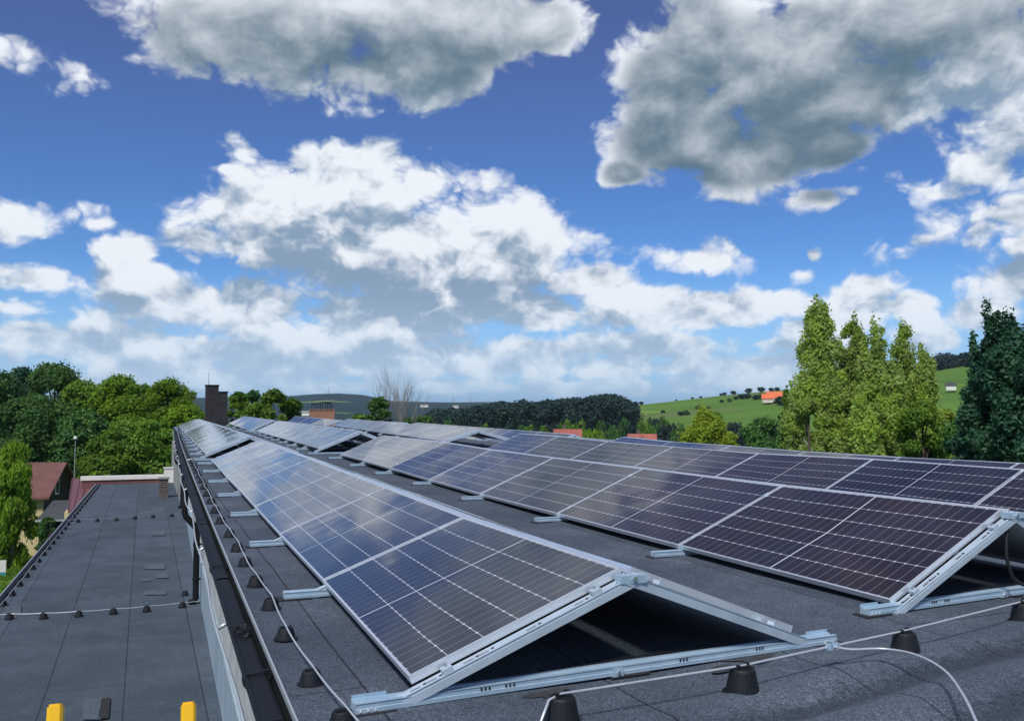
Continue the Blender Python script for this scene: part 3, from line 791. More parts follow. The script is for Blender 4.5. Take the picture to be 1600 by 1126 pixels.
tag(mb.build('conductor_wire', M_wire, None, True), 'pale conductor wire on black cones along the left eave', 'wire')
Rp = [onsurf(877,1133,ZR), onsurf(1160,1084,ZR), onsurf(1415,1023,ZR), onsurf(1600,972,ZR)]
labs = ['cut by the bottom edge of the photo', 'with a pale dried ring at its foot', 'beside the looping branch wire', 'at the right edge of the photo']
for k, p in enumerate(Rp): cone(p.x, p.y, p.z, 'black front-roof cone holder, '+labs[k], 'cone holders along the roof front', 1.12, 1.2)
Rw = [Rp[0]+Vector((-.13,-.10,-.06)), Rp[0]+Vector((-.06,-.02,-.01))] + Rp + [Rp[-1]+(Rp[-1]-Rp[-2])]
mb = MB(); mb.tube([p+Vector((0,0,.116)) for p in Rw], .0055, 8)
tag(mb.build('conductor_wire', M_wire, None, True), 'pale conductor wire crossing the front of the roof on cones', 'wire')
j = (Rp[1]+Vector((0,0,.116))).lerp(Rp[2]+Vector((0,0,.116)), .52)
lp = [j] + [onsurf(u, v, lambda y: ZR(y)+h) for u, v, h in ((1330,1014,.10),(1380,1013,.10),(1430,1022,.11),(1475,1046,.12),(1505,1085,.13),(1527,1130,.13))]
def cat(ps, n=6):
    out = []
    for i in range(len(ps)-1):
        p0, p1, p2, p3 = ps[max(i-1,0)], ps[i], ps[i+1], ps[min(i+2, len(ps)-1)]
        for k in range(n):
            t = k/n; out.append(.5*((2*p1) + (p2-p0)*t + (2*p0-5*p1+4*p2-p3)*t*t + (3*p1-p0-3*p2+p3)*t**3))
    return out + [ps[-1]]
mb = MB(); mb.tube(cat([Vector(p) for p in lp]), .0055, 8)
tag(mb.build('branch_wire', M_wire, None, True), 'pale branch wire looping down from the front conductor', 'wire')
d = (Rp[2]-Rp[1]).normalized()
mb = MB(); mb.bar(j-d*.045, j+d*.045, .012, .018, (0,0,1), M_galv)
for q in (-.025, .02): mb.bar(j+d*q-d*.007, j+d*q+d*.007, .03, .026, (0,0,1), M_galv); mb.tube([j+d*q+Vector((0,0,.01)), j+d*q+Vector((0,0,.024))], .006, 6, M_steel)
tag(mb.build('wire_clamp', None, None), 'small metal clamp joining the branch wire to the front conductor', 'clamp')
# pale dried rings at the feet of the front cones
M_ring = mat('dried_residue', (.26, .27, .27), .9, var2=(.10, .11, .12), vscale=18)
for k, p in enumerate(Rp[1:3]):
    mb = MB(); vs = [p+Vector((.03, -.0, .004))]; n = 22
    for i in range(n):
        a = 2*math.pi*i/n; r = .085+.018*math.sin(3*a+k)+.01*math.sin(7*a); vs.append(p+Vector((.03+r*1.15*math.cos(a), r*.8*math.sin(a), .004)))
    mb.add(vs, [(0, i+1, (i+1) % n+1) for i in range(n)]); wbuild(mb, 'dried_residue', M_ring, bld)
# brown damp stains on the felt
M_stain = mat('damp_stain', (.032, .030, .030), .75, var2=(.050, .055, .064), vscale=14)
for (u, v, rx, ry) in ((860,1085,.10,.06),(1175,1030,.12,.07),(1140,1045,.10,.05)):
    p = onsurf(u, v, ZR); mb = MB(); vs = [p+Vector((0,0,.006))]; n = 26
    for i in range(n):
        a = 2*math.pi*i/n; r = 1+.25*math.sin(3*a+u)+.15*math.sin(5*a+v); vs.append(p+Vector((rx*r*math.cos(a), ry*r*math.sin(a), .006)))
    mb.add(vs, [(0, i+1, (i+1) % n+1) for i in range(n)]); wbuild(mb, 'damp_stain', M_stain, bld)
# wire along the outer lip of the gutter
mb = MB(); pts = []
for y in np.arange(2.0, 46, .45):
    w_ = .012*math.sin(y*1.9)+.008*math.sin(y*.7+1)
    pts.append(Vector((xe(y)-.018-2*GR_-.045+w_, y, ZR(y)-.10+.012*math.sin(y*1.3))))
mb.tube(pts, .008, 6)
for y in np.arange(2.6, 45, 2.9):
    x = xe(y)-.018-2*GR_; mb.bar((x-.05, y, ZR(y)-.10), (x+.01, y, ZR(y)-.07), .02, .02)
tag(mb.build('gutter_wire', M_wire, None, True), 'pale cable clipped along the outside of the black gutter', 'wire')
# wire crossing the gap between the first two blocks
mb = MB(); mb.tube([Vector((xe(18.9)+.0, 18.9, ZR(18.9)+.06)), Vector((.95, 19.0, ZR(19)+.09)), Vector((1.6, 19.0, ZR(19)+.05)), Vector((2.6, 19.05, ZR(19)+.05))], .009, 6)
tag(mb.build('crossing_wire', M_wire, None, True), 'pale wire crossing the roof in the gap behind the nearest left block', 'wire')

# lower roof conductors
GL = 'cone holders on the lower roof'
def lowline(pxs, lab):
    ps = [onsurf(u, v, ZL) for u, v in pxs]
    for k, p in enumerate(ps): cone(p.x, p.y, p.z+.01, f'black cone wire holder, {ORD[k]} on the {lab}', GL, 1.05)
    return ps
ps = lowline([(14.5,967),(68,966),(123,963),(177,959),(229,955),(285,949)], 'nearer cross wire, lower roof')
a = ps[0]+Vector((-.5,0,0)); b = ps[-1]+(ps[-1]-ps[-2])*.55
mb = MB(); mb.tube(wirepath([a]+ps+[b], .095), .0055, 6); tag(mb.build('conductor_wire', M_wire, None, True), 'pale wire crossing the lower roof at the downpipe foot', 'wire')
ps = lowline([(122,816),(152,815),(182,813.6),(211,811),(239,809),(268.5,807)], 'farther cross wire, lower roof')
a = ps[0]+Vector((-.5,0,0)); b = ps[-1]+(ps[-1]-ps[-2])*.4
mb = MB(); mb.tube(wirepath([a]+ps+[b], .095), .006, 6); tag(mb.build('conductor_wire', mat('dull_wire', (.25,.28,.32), .5, .4), None, True), 'dull wire crossing the far part of the lower roof', 'wire')
ps = []
y = 12.
while y < YLF-.5: ps.append(Vector((xl(y)+.16, y, ZL(y)))); y += .95
for k, p in enumerate(ps): cone(p.x, p.y, p.z+.005, f'black cone wire holder, {ORD[k]} from near end, lower roof eave', GL, 1.05)
mb = MB(); mb.tube(wirepath(ps, .095), .006, 6); tag(mb.build('conductor_wire', M_wire, None, True), 'pale wire on cones along the outer eave of the lower roof', 'wire')
p = onsurf(289,930,ZL); cone(p.x, p.y, p.z, 'single black cone wire holder behind the downpipe foot', GL, 1.05)

# cable loop under the second row
b0 = ROW2H[0]
mb = MB(); mb.tube(cat([b0+Vector((.02,-.03,-.05)), b0+Vector((-.03,-.04,-.16)), b0+Vector((-.045,-.05,-.30)), b0+Vector((.0,-.06,-.42)), b0+Vector((.12,-.06,-.47)), b0+Vector((.3,-.05,-.46))]), .011, 8)
tag(mb.build('black_cable', M_cable, None, True), 'black cable hanging in a loop from the ridge of the second row', 'cable')

# ------------------------------------------------------------------ ladder with yellow caps
ca, cb_ = aty(87,1117,2.35), aty(294,1113,2.35)
lad = empty('ladder', (ca.x, 1.2, ZL(1.2)), 'aluminium ladder with two yellow end caps at the bottom left', 'ladder')
feet = []
for c in (ca, cb_):
    ft = Vector((c.x, 1.35, ZL(1.35)+.02)); feet.append(ft)
    dd = (c-ft).normalized()
    mb = MB(); mb.bar(ft, c - dd*.03, .026, .066, (0,1,0)); wbuild(mb, 'stile', mat('ladder_aluminium', (.42,.38,.44), .4, .7), lad)
    mb = MB()
    w, h, L = .0165, .036, .058
    rr = .006; pr = [(-w+rr,-h),(w-rr,-h),(w,-h+rr),(w,h-rr),(w-rr,h),(-w+rr,h),(-w,h-rr),(-w,-h+rr)]
    mb.sweep(pr, c - dd*.045, c + dd*.018, (0,1,0)); mb.sweep([(a_*.8, b_*.86) for a_, b_ in pr], c + dd*.018, c + dd*.024, (0,1,0))
    wbuild(mb, 'end_cap', M_yel, lad)
for k in range(9):
    t = .06 + k*.108; a = feet[0].lerp(ca, t); b = feet[1].lerp(cb_, t)
    mb = MB(); mb.tube([a, b], .014, 8); wbuild(mb, 'rung', M_alu, lad, True)

# ------------------------------------------------------------------ chimneys and roof end details
Y_ = 47.0
z0 = ZR(Y_)-.02
ch = empty('black_chimney', (aty(338,657,Y_).x, Y_, z0), 'black sooty brick chimney in two steps at the far end of the roof', 'chimney')
xa, xb, xc = aty(321,640,Y_).x, aty(340.5,640,Y_).x, aty(354.5,640,Y_).x
zt1, zt2 = aty(330,603,Y_).z, aty(348,613,Y_).z
mb = MB(); mb.box(xa, xb, Y_-.3, Y_+.5, z0, zt1); wbuild(mb, 'tall_stack', M_brick_black, ch)
mb = MB(); mb.box(xb+.003, xc, Y_-.3, Y_+.5, z0, zt2); wbuild(mb, 'short_stack', M_brick_black, ch)
mb = MB(); mb.box(xa-.06, xc+.05, Y_-.36, Y_+.56, z0, z0+.42); wbuild(mb, 'plinth', M_brick_black, ch)
mb = MB(); mb.box(xa-.03, xb+.03, Y_-.33, Y_+.53, zt1, zt1+.06); mb.box(xb+.034, xc+.04, Y_-.33, Y_+.53, zt2, zt2+.05); wbuild(mb, 'coping', M_rubber, ch)
p = aty(326.5,580,Y_); mb = MB(); mb.tube([(p.x, Y_, zt1-.02), (p.x, Y_, p.z)], [.014,.008], 6); tag(mb.build('lightning_rod', M_black, None), 'thin lightning rod standing on the black chimney', 'lightning rod')
# low orange brick chimney with a steel cage, behind the third row
Y_ = 46.6; a, b = aty(487,652,Y_), aty(522.5,652,Y_); zt = aty(505,640.5,Y_).z; zb = ZR(Y_)
ch = empty('brick_chimney', ((a.x+b.x)/2, Y_, zb), 'low orange brick chimney with a black cage behind the rows', 'chimney')
mb = MB(); mb.box(a.x, b.x, Y_, Y_+.8, zb, zt); wbuild(mb, 'stack', M_brick_red, ch)
mb = MB(); mb.box(a.x-.03, b.x+.03, Y_-.03, Y_+.83, zt, zt+.04); wbuild(mb, 'coping', M_brick_red, ch)
mb = MB(); h = .33
xs = [a.x+.12+(b.x-a.x-.24)*k/4 for k in range(5)]
for k, x in enumerate(xs):
    hh = h+(.08 if k in (2,3) else 0)
    for yy_ in (Y_+.1, Y_+.7): mb.tube([(x, yy_, zt), (x, yy_, zt+hh)], .018, 5)
for yy_ in (Y_+.1, Y_+.7): mb.tube([(x-.04*(k == 0), yy_, zt+h+(.08 if k in (2,3) else 0)) for k, x in enumerate(xs)] , .02, 5)
wbuild(mb, 'cage', M_black, ch)
# lower roof far end: white parapet, white box, brown chimney, maroon roof
YE = YLF
pL, pR = aty(126,745,YE+.6), aty(272,745,YE+.6)
mb = MB(); ztp = aty(200,742.5,YE+.6).z; zbt = aty(200,748.5,YE+.6).z
mb.box(pL.x, pR.x, YE+.5, YE+.95, zbt, ztp); o = mb.build('white_parapet', M_white, None); tag(o, 'long white parapet at the far end of the lower roof', 'parapet')
mb = MB(); mb.box(pL.x+.05, pR.x, YE+.55, YE+.9, ZL(YE)-6, zbt-.003); tag(mb.build('parapet_wall', M_maroon, None), 'dark maroon wall under the white parapet', 'wall')
a, b = aty(256,744,YE+.3), aty(271.5,731,YE+.3)
mb = MB(); mb.box(a.x, b.x, YE+.05, YE+.45, ZL(YE), b.z); mb.box(a.x-.03, b.x+.03, YE+.02, YE+.48, b.z, b.z+.04)
tag(mb.build('white_vent_box', M_white, None), 'white box standing at the corner of the white parapet', 'vent box')
p = onsurf(255.5,777,ZL); s = 6.3*p.y/F
ch = empty('vent_chimney', tuple(p), 'small brown brick chimney standing on the lower roof', 'chimney')
mb = MB(); mb.box(p.x-s, p.x+s, p.y, p.y+2*s, ZL(p.y)-.01, ZL(p.y)+aty(255,748,p.y).z-p.z); wbuild(mb, 'stack', M_brick_brown, ch)
zt = ZL(p.y)+aty(255,748,p.y).z-p.z
mb = MB(); mb.box(p.x-s-.05, p.x+s+.05, p.y-.05, p.y+2*s+.05, zt, zt+.06); wbuild(mb, 'coping', M_concrete, ch)

# ------------------------------------------------------------------ land
def tabu(u, tb):
    us = [a for a, _ in tb]; vs_ = [b for _, b in tb]; return float(np.interp(u, us, vs_))
T700 = [(0,-8),(560,-9),(760,-7),(900,-2),(985,4.5),(1060,8.5),(1130,12.5),(1220,16.5),(1300,20),(1400,26),(1480,34),(1600,38),(2200,20)]
T4000 = [(-400,60),(300,58),(450,66),(490,74),(530,76),(570,70),(610,47),(700,40),(780,42),(1000,30),(1200,20),(2200,20)]
def ucol(x, y):
    c, s = math.cos(YAW), math.sin(YAW); xx = x*c - y*s; yy = x*s + y*c
    if yy <= 1e-3: return 3000 if xx > 0 else -3000
    return max(-3000, min(3000, 800 + F*xx/yy))
def ground_z(x, y):
    d = math.hypot(x, y); u = ucol(x, y)
    z = [-9.6, -9.6, -13, -13.5, tabu(u, T700), tabu(u, T700)-14, -16, tabu(u, T4000)-3, tabu(u, T4000), 5, 0]
    ds = [0, 110, 220, 300, 700, 1000, 1700, 3300, 4000, 5000, 9000]
    zz = float(np.interp(d, ds, z))
    if 560 < d < 820: zz += 1.2*math.sin(x*.011+y*.007)
    if d > 2500: zz += 3*math.sin(x*.004)*math.sin(y*.0031+1)
    return zz
M_ground = bpy.data.materials.new('grassland'); M_ground.use_nodes = True
t = M_ground.node_tree; b = t.nodes['Principled BSDF']; b.inputs['Roughness'].default_value = .95; b.inputs['Specular IOR Level'].default_value = .1
geo = t.nodes.new('ShaderNodeNewGeometry'); Pn = S(t, geo.outputs['Position'])
d_ = vmath(t, 'LENGTH', Pn)
n1 = tnode(t, 'Noise', Scale=.5, Detail=8., Roughness=.7); t.links.new(Pn.k, n1.inputs['Vector'])
n2 = tnode(t, 'Noise', Scale=4., Detail=6., Roughness=.7); t.links.new(Pn.k, n2.inputs['Vector'])
near = mixc(t, S(t, n1.outputs[0]).smooth(.35, .65), (.055,.13,.015), (.12,.22,.02)); near = mixc(t, S(t, n2.outputs[0]).smooth(.4, .6)*.5, near, (.035,.09,.012))
vo = tnode(t, 'Voronoi', Scale=.0085); 
mpn = t.nodes.new('ShaderNodeMapping'); mpn.inputs['Scale'].default_value = (1, .45, 0); mpn.inputs['Rotation'].default_value = (0,0,.5); t.links.new(Pn.k, mpn.inputs[0]); t.links.new(mpn.outputs[0], vo.inputs['Vector'])
sc_ = t.nodes.new('ShaderNodeSeparateColor'); t.links.new(vo.outputs['Color'], sc_.inputs[0])
cr = t.nodes.new('ShaderNodeValToRGB'); cr.color_ramp.interpolation = 'CONSTANT'; t.links.new(sc_.outputs[0], cr.inputs[0])
els = cr.color_ramp.elements; els[0].color = (.12,.22,.035,1); els[0].position = 0; els[1].position = .35; els[1].color = (.19,.27,.06,1)
for ps_, c_ in ((.55,(.085,.17,.03,1)),(.72,(.20,.30,.06,1)),(.88,(.14,.20,.06,1))):
    e_ = els.new(ps_); e_.color = c_
n3 = tnode(t, 'Noise', Scale=.02, Detail=5.); t.links.new(Pn.k, n3.inputs['Vector'])
wvx = tnode(t, 'Wave', Scale=.09, Distortion=1.5); wvx.bands_direction = 'DIAGONAL'; t.links.new(mpn.outputs[0], wvx.inputs['Vector'])
mid_ = mixc(t, (S(t, n3.outputs[0]).smooth(.35, .7)*.40 + S(t, wvx.outputs['Fac'])*.16), S(t, cr.outputs[0]), (.05,.12,.02))
n4 = tnode(t, 'Noise', Scale=.0022, Detail=7., Roughness=.65); t.links.new(Pn.k, n4.inputs['Vector'])
farc = mixc(t, S(t, n4.outputs[0]).smooth(.56, .62), (.014,.034,.030), S(t, cr.outputs[0]))
c = mixc(t, d_.smooth(110, 240), near, mid_); c = mixc(t, d_.smooth(1100, 1800), c, farc); fh = mixc(t, S(t, n4.outputs[0]).smooth(.42, .62), (.006,.022,.018), (.03,.065,.03)); c = mixc(t, d_.smooth(2900, 3300), c, fh)
t.links.new(c.k, b.inputs['Base Color'])
rad = [0, 12, 24, 36, 50, 65, 80, 100, 130, 170, 220, 300, 360, 420, 480, 540, 600, 650, 700, 750, 820, 900, 1000, 1200, 1450, 1700, 2100, 2500, 2900, 3300, 3700, 4000, 4400, 5000, 6500, 9000]
na = 540; vs = [(0,0,-9.6)]; fs = []
for r in rad[1:]:
    for k in range(na):
        a = 2*math.pi*k/na; x, y = r*math.sin(a), r*math.cos(a); vs.append((x, y, ground_z(x, y)))
for k in range(na): fs.append((0, 1+(k+1) % na, 1+k))
for i in range(len(rad)-2):
    for k in range(na): a = 1+i*na+k; b2 = 1+i*na+(k+1) % na; fs.append((a, b2, b2+na, a+na))
mb = MB(); mb.add(vs, fs); g = mb.build('ground', M_ground, None, True); tag(g, kind='structure')
if g.data.polygons[5].normal.z < 0: g.data.flip_normals()

# ------------------------------------------------------------------ trees
def leaf_arrays(cen, rad_, nleaf, size, hang=0., flat=.5, seed=0):
    """leaf quads spread through clumps. cen (k,3), rad_ (k,3)"""
    r = np.random.default_rng(seed); k = len(cen)
    w = rad_.prod(1)**(2/3); w = w/w.sum(); idx = r.choice(k, nleaf, p=w)
    d = r.normal(size=(nleaf, 3)); d /= np.linalg.norm(d, axis=1)[:, None]
    rr = r.uniform(.25, 1, nleaf)**.45 * r.uniform(.85, 1.12, nleaf)
    p = cen[idx] + d*rr[:, None]*rad_[idx]
    nrm = d*.7 + r.normal(size=(nleaf, 3))*.6 + np.array([0, 0, flat]); nrm /= np.linalg.norm(nrm, axis=1)[:, None]
    a = np.cross(nrm, r.normal(size=(nleaf, 3))); a /= np.linalg.norm(a, axis=1)[:, None]
    if hang:
        a = a*(1-hang) + np.array([0, 0, -1.])*hang; a /= np.linalg.norm(a, axis=1)[:, None]
    b_ = np.cross(nrm, a); b_ /= np.maximum(np.linalg.norm(b_, axis=1), 1e-6)[:, None]
    s = size*r.uniform(.6, 1.4, nleaf)[:, None]; asp = .55 if not hang else .3
    v = np.stack([p - a*s, p - b_*s*asp, p + a*s, p + b_*s*asp], 1).reshape(-1, 3)
    return v
def quads_mesh(name, v, m):
    n = len(v)//4; me = bpy.data.meshes.new(name); me.vertices.add(len(v)); me.vertices.foreach_set('co', v.astype(np.float32).ravel())
    me.loops.add(len(v)); me.loops.foreach_set('vertex_index', np.arange(len(v), dtype=np.int32))
    me.polygons.add(n); me.polygons.foreach_set('loop_start', np.arange(0, len(v), 4, dtype=np.int32))
    try: me.polygons.foreach_set('loop_total', np.full(n, 4, dtype=np.int32))
    except Exception: pass
    me.update(calc_edges=True); me.materials.append(m); return me
def tree(u, dist, vtop, wpx, shape, m, label, cat_='tree', group=None, nleaf=9000, leaf=.2, nclump=42, base=None, low_=.08, name='leafy_tree', bark=None, seed=None):
    seed = seed if seed is not None else int(u*7+dist*3+vtop)
    r = np.random.default_rng(seed)
    p = at(u, dist); zb = ground_z(p.x, p.y) if base is None else base
    H = zat(u, vtop, dist) - zb; W = wpx/2*dist/F*math.cos(math.atan((u-800)/F))**0
    t = empty(name, (p.x, p.y, zb), label, cat_, group)
    ph = r.uniform(0, 6.28, 4)
    def prof(q, th):
        if shape == 'poplar': f = min(1, (q/.10)**.5)*max(0, 1-q)**.52*1.12 if q > 0 else 0; f = min(f, 1.)
        elif shape == 'cone': f = max(.02, (1-q))**.8
        elif shape == 'weep': f = min(1, .55+q)*max(0., 1-q**2.6)**.55
        else: f = math.sqrt(max(0, 1-((q-.45)/.56)**2)) if q > .0 else .5
        return f*(1+.16*math.sin(2*th+ph[0]+q*5)+.12*math.sin(3*th+ph[1]-q*9))
    cen = []; rd = []
    crown0 = H*low_; CH = H-crown0
    cr_ = {'poplar': .27, 'cone': .3, 'weep': .34, 'round': .28}[shape]
    for k in range(nclump):
        q = r.uniform(.03, .95) if shape != 'poplar' else r.uniform(.0, .95)
        th = r.uniform(0, 6.28); rc = W*cr_*(.8 if shape == 'poplar' else 1)*r.uniform(.55, 1.15)*(.45+.75*prof(q, th))
        rr = max(0, W*prof(q, th) - rc*.7)*r.uniform(.35, 1)**.5
        z = crown0 + q*CH; z = min(z, H-rc*.85)
        cen.append((rr*math.cos(th), rr*math.sin(th), z)); vz = 1.5 if shape in ('poplar', 'weep') else .8
        rd.append((rc, rc, rc*vz))
    if shape != 'poplar': cen.append((0, 0, H-W*.26)); rd.append((W*.36, W*.36, W*.27)); cen.append((W*.25, W*.1, H-W*.42)); rd.append((W*.36, W*.36, W*.3)); cen.append((-W*.3, 0, H-W*.5)); rd.append((W*.36, W*.36, W*.3))
    if shape == 'poplar':
        for k in range(10): cen.append((r.normal()*W*.12, r.normal()*W*.12, H*(1-.03-.035*k))); rd.append((W*(.10+.035*k), W*(.10+.035*k), W*.35))
    cen = np.array(cen); rd = np.array(rd)
    v = leaf_arrays(cen, rd, nleaf, leaf, .6 if shape == 'weep' else 0, .5, seed)
    # stray twigs of leaves past the outline
    v2 = leaf_arrays(cen, rd*(1.5 if shape == 'poplar' else 1.28), nleaf//(6 if shape == 'poplar' else 9), leaf*.9, .6 if shape == 'weep' else 0, .5, seed+1)
    me = quads_mesh('crown', np.concatenate([v, v2]), m)
    o = bpy.data.objects.new('crown', me); col.objects.link(o); o.parent = t
    mb = MB(); tr = max(.06, H*.017)
    mb.tube([(0,0,-.3), (0,0,H*.2), (r.normal()*.1, r.normal()*.1, H*.5), (0,0,H*.88)], [tr*1.3, tr, tr*.7, tr*.15], 8)
    for k in range(0, min(nclump, 16)):
        c = cen[k]; z_ = max(H*.15, c[2]-math.hypot(c[0], c[1])*.9-.2)
        mb.tube([(0,0,z_*.9), (c[0]*.5, c[1]*.5, z_*.75+c[2]*.25), tuple(c)], [tr*.45, tr*.3, tr*.1], 5)
    o = mb.build('trunk', bark or M_bark, None, True); o.parent = t
    return t

# right: tall birch-like trees and a dark broadleaf at the edge
GB = 'tall pale green trees behind the right end of the rows'
tree(1282,62,466,118,'poplar',L_birch,'tallest pale green slender tree, leftmost of the right clump',group=GB,nleaf=46240,leaf=.105,nclump=130,bark=M_barkpale,name='slender_tree')
tree(1336,63,490,96,'poplar',L_birch,'slender pale green tree second from the left in the right clump',group=GB,nleaf=35360,leaf=.105,nclump=130,bark=M_barkpale,name='slender_tree')
tree(1368,60,498,96,'poplar',L_birch,'slender pale green tree in the middle of the right clump',group=GB,nleaf=32640,leaf=.105,nclump=130,bark=M_barkpale,name='slender_tree')
tree(1414,64,501,100,'poplar',L_birch,'thin-topped pale tree fourth in the right clump',group=GB,nleaf=28560,leaf=.105,nclump=130,bark=M_barkpale,name='slender_tree')
tree(1449,60,538,84,'poplar',L_birch,'shortest slender tree at the right of the clump',group=GB,nleaf=27200,leaf=.105,nclump=130,bark=M_barkpale,name='slender_tree')
tree(1300,57,585,96,'poplar',L_birch,'shorter slender tree in front of the tallest one',group=None,nleaf=20000,leaf=.105,nclump=90,low_=0,name='slender_tree',bark=M_barkpale)
tree(1350,56,600,90,'poplar',L_birch,'low slender tree in front of the middle of the right clump',group=None,nleaf=18000,leaf=.105,nclump=80,low_=0,name='slender_tree',bark=M_barkpale)
tree(1398,57,575,96,'poplar',L_birch,'shorter slender tree in front of the thin-topped one',group=None,nleaf=20000,leaf=.105,nclump=90,low_=0,name='slender_tree',bark=M_barkpale)
tree(1440,56,625,100,'round',L_mid,'low bushy growth at the right foot of the slender clump','bush',group=None,nleaf=15000,leaf=.11,low_=0,name='bush')
tree(1262,57,620,70,'round',L_birch,'low bushy growth at the left foot of the slender clump','bush',group=None,nleaf=11000,leaf=.11,low_=0,name='bush')
tree(1478,66,640,50,'round',L_yellow,'glowing yellow-green bush between the slender trees and the dark tree','bush',nleaf=4000,leaf=.16,low_=0,name='bush')
tree(1612,36,505,190,'round',L_deep,'big dark broadleaf tree at the right edge of the photo',nleaf=60000,leaf=.085,nclump=120,low_=.05)
tree(1540,38,585,110,'round',L_deep,'dark shrubby tree left of the big dark tree',nleaf=30000,leaf=.085,nclump=80,low_=0)
tree(1500,40,655,80,'round',L_dark,'dark bush low behind the rows near the right edge','bush',nleaf=14000,leaf=.09,low_=0,name='bush')
tree(1566,37,468,120,'poplar',L_deep,'pointed dark treetop rising highest at the right edge',nleaf=20000,leaf=.085,nclump=70,low_=.1)
tree(1533,37,516,90,'poplar',L_deep,'small pointed dark treetop left of the highest one',nleaf=14000,leaf=.085,nclump=60,low_=.1)
tree(1602,36,492,130,'poplar',L_deep,'pointed dark treetop right of the highest one',nleaf=20000,leaf=.085,nclump=70,low_=.1)
tree(1690,34,440,190,'round',L_deep,'dark tree mostly outside the right edge',nleaf=36000,leaf=.085,nclump=80)

# left: broadleaf trees
LT = [
 (-15,96,575,130,'round',L_dark,'dark tree cut by the left edge of the photo'),
 (35,104,572,80,'round',L_deep,'blue-green loose tree at the far left skyline'),
 (85,100,566,110,'round',L_dark,'tall dark tree second from the left skyline'),
 (128,96,592,90,'round',L_mid,'mid green tree between the dark tree and the bright one'),
 (183,92,585,105,'round',L_bright,'bright green tree with a rounded top'),
 (225,106,600,60,'round',L_mid,'loose green tree just behind the bright rounded one'),
 (262,100,590,95,'round',L_bright,'bright yellow-green tree left of the black chimney'),
 (60,88,615,150,'round',L_dark,'broad dark tree behind the brown-roofed house'),
 (130,86,640,110,'round',L_dark,'deep green tree beside the white street lamp'),
 (215,84,655,150,'round',L_mid,'broad mid green tree behind the white parapet'),
 (290,86,632,90,'round',L_bright,'bright bushy tree against the far roof corner'),
 (175,82,670,90,'round',L_mid,'green bush just left above the white parapet'),
 (262,83,668,70,'round',L_mid,'rounded green tree next to the wall top'),
 (10,92,640,90,'round',L_dark,'dark tree behind the weeping birch'),
 (305,116,640,60,'round',L_yellow,'yellowish tree just left of the black chimney'),
]
for i, (u, d, vt, w_, sh, m, lab) in enumerate(LT): tree(u, d, vt, w_, sh, m, lab, group='broadleaf trees left of the roof', nleaf=27000 if w_ > 100 else 19000, leaf=.17, nclump=70, low_=.04)
tree(25,63,690,62,'weep',L_bright,'bright weeping birch in front of the yellow house',nleaf=15000,leaf=.17,nclump=60,low_=.02,name='weeping_birch',bark=M_barkpale)
tree(80,59,808,30,'round',L_dark,'small dark shrub against the yellow house corner','bush',nleaf=2500,leaf=.12,low_=0,name='bush')
tree(155,72,735,40,'round',L_bright,'light bush left of the white parapet','bush',nleaf=3000,leaf=.14,low_=0,name='bush')
# behind the chimney
for (u, d, vt, w_, m, lab) in ((372,95,612,40,L_mid,'tree just right of the black chimney'),(395,100,610,36,L_dark,'thin-topped tree second right of the black chimney'),
    (428,90,608,60,L_mid,'rounded tree with the highest top right of the black chimney'),(455,92,622,56,L_mid,'low rounded tree ending the clump right of the black chimney'),(400,88,628,80,L_mid,'broad bush in front of the trees right of the chimney')):
    tree(u, d, vt, w_, 'round', m, lab, group='trees right of the black chimney', nleaf=7000, leaf=.2, nclump=44)
tree(592,110,620,52,'round',L_dark,'dark round tree left of the bare tree',nleaf=6500,leaf=.22,nclump=36)
tree(560,105,646,50,'round',L_mid,'low green bush left of the dark round tree','bush',nleaf=3500,leaf=.22,name='bush')
tree(655,115,648,90,'round',L_dark,'low dark bushes at the foot of the bare tree','bush',nleaf=4500,leaf=.22,name='bush')
tree(1103,120,643,96,'poplar',L_yellow,'bright yellow-green tree behind the rows at centre right',nleaf=13000,leaf=.2,nclump=40)
tree(1140,118,674,40,'round',L_yellow,'small yellow-green bush right of the bright one','bush',nleaf=3500,leaf=.2,name='bush')
tree(1195,130,650,80,'round',L_dark,'dark green tree right of the bright yellow-green tree',nleaf=7000,leaf=.25,nclump=40)
tree(1232,100,640,50,'round',L_dark,'dark tree at the left foot of the slender clump',nleaf=6000,leaf=.2,nclump=40)
tree(1228,85,600,30,'poplar',L_mid,'thin twiggy tree just left of the tallest slender tree',nleaf=2600,leaf=.14,nclump=30)

# bare tree
p = at(622, 112); zb = ground_z(p.x, p.y); Hb = zat(622, 598, 112)-zb
t_ = empty('bare_tree', (p.x, p.y, zb), 'leafless tree with thin upright branches behind the rows', 'tree')
mb = MB(); r = random.Random(3)
def branch(mb, p, d, L, w_, lvl):
    q = p + d*L; mid = p.lerp(q, .5) + Vector((r.gauss(0,.04), r.gauss(0,.04), 0))*L
    mb.tube([p, mid, q], [w_, w_*.75, w_*.5], 5)
    if lvl:
        for k in range(3):
            nd = (d + Vector((r.gauss(0,.24), r.gauss(0,.24), r.uniform(.05,.3)))).normalized(); branch(mb, p.lerp(q, r.uniform(.55, 1)), nd, L*r.uniform(.55,.8), w_*.52, lvl-1)
for k in (-.5, .1, .6): branch(mb, Vector((k, 0, -.2)), Vector((.05*k, .02, 1)).normalized(), Hb*.45, .15, 5)
o = mb.build('trunk', mat('grey_bark', (.22,.20,.19), .9), None); o.parent = t_

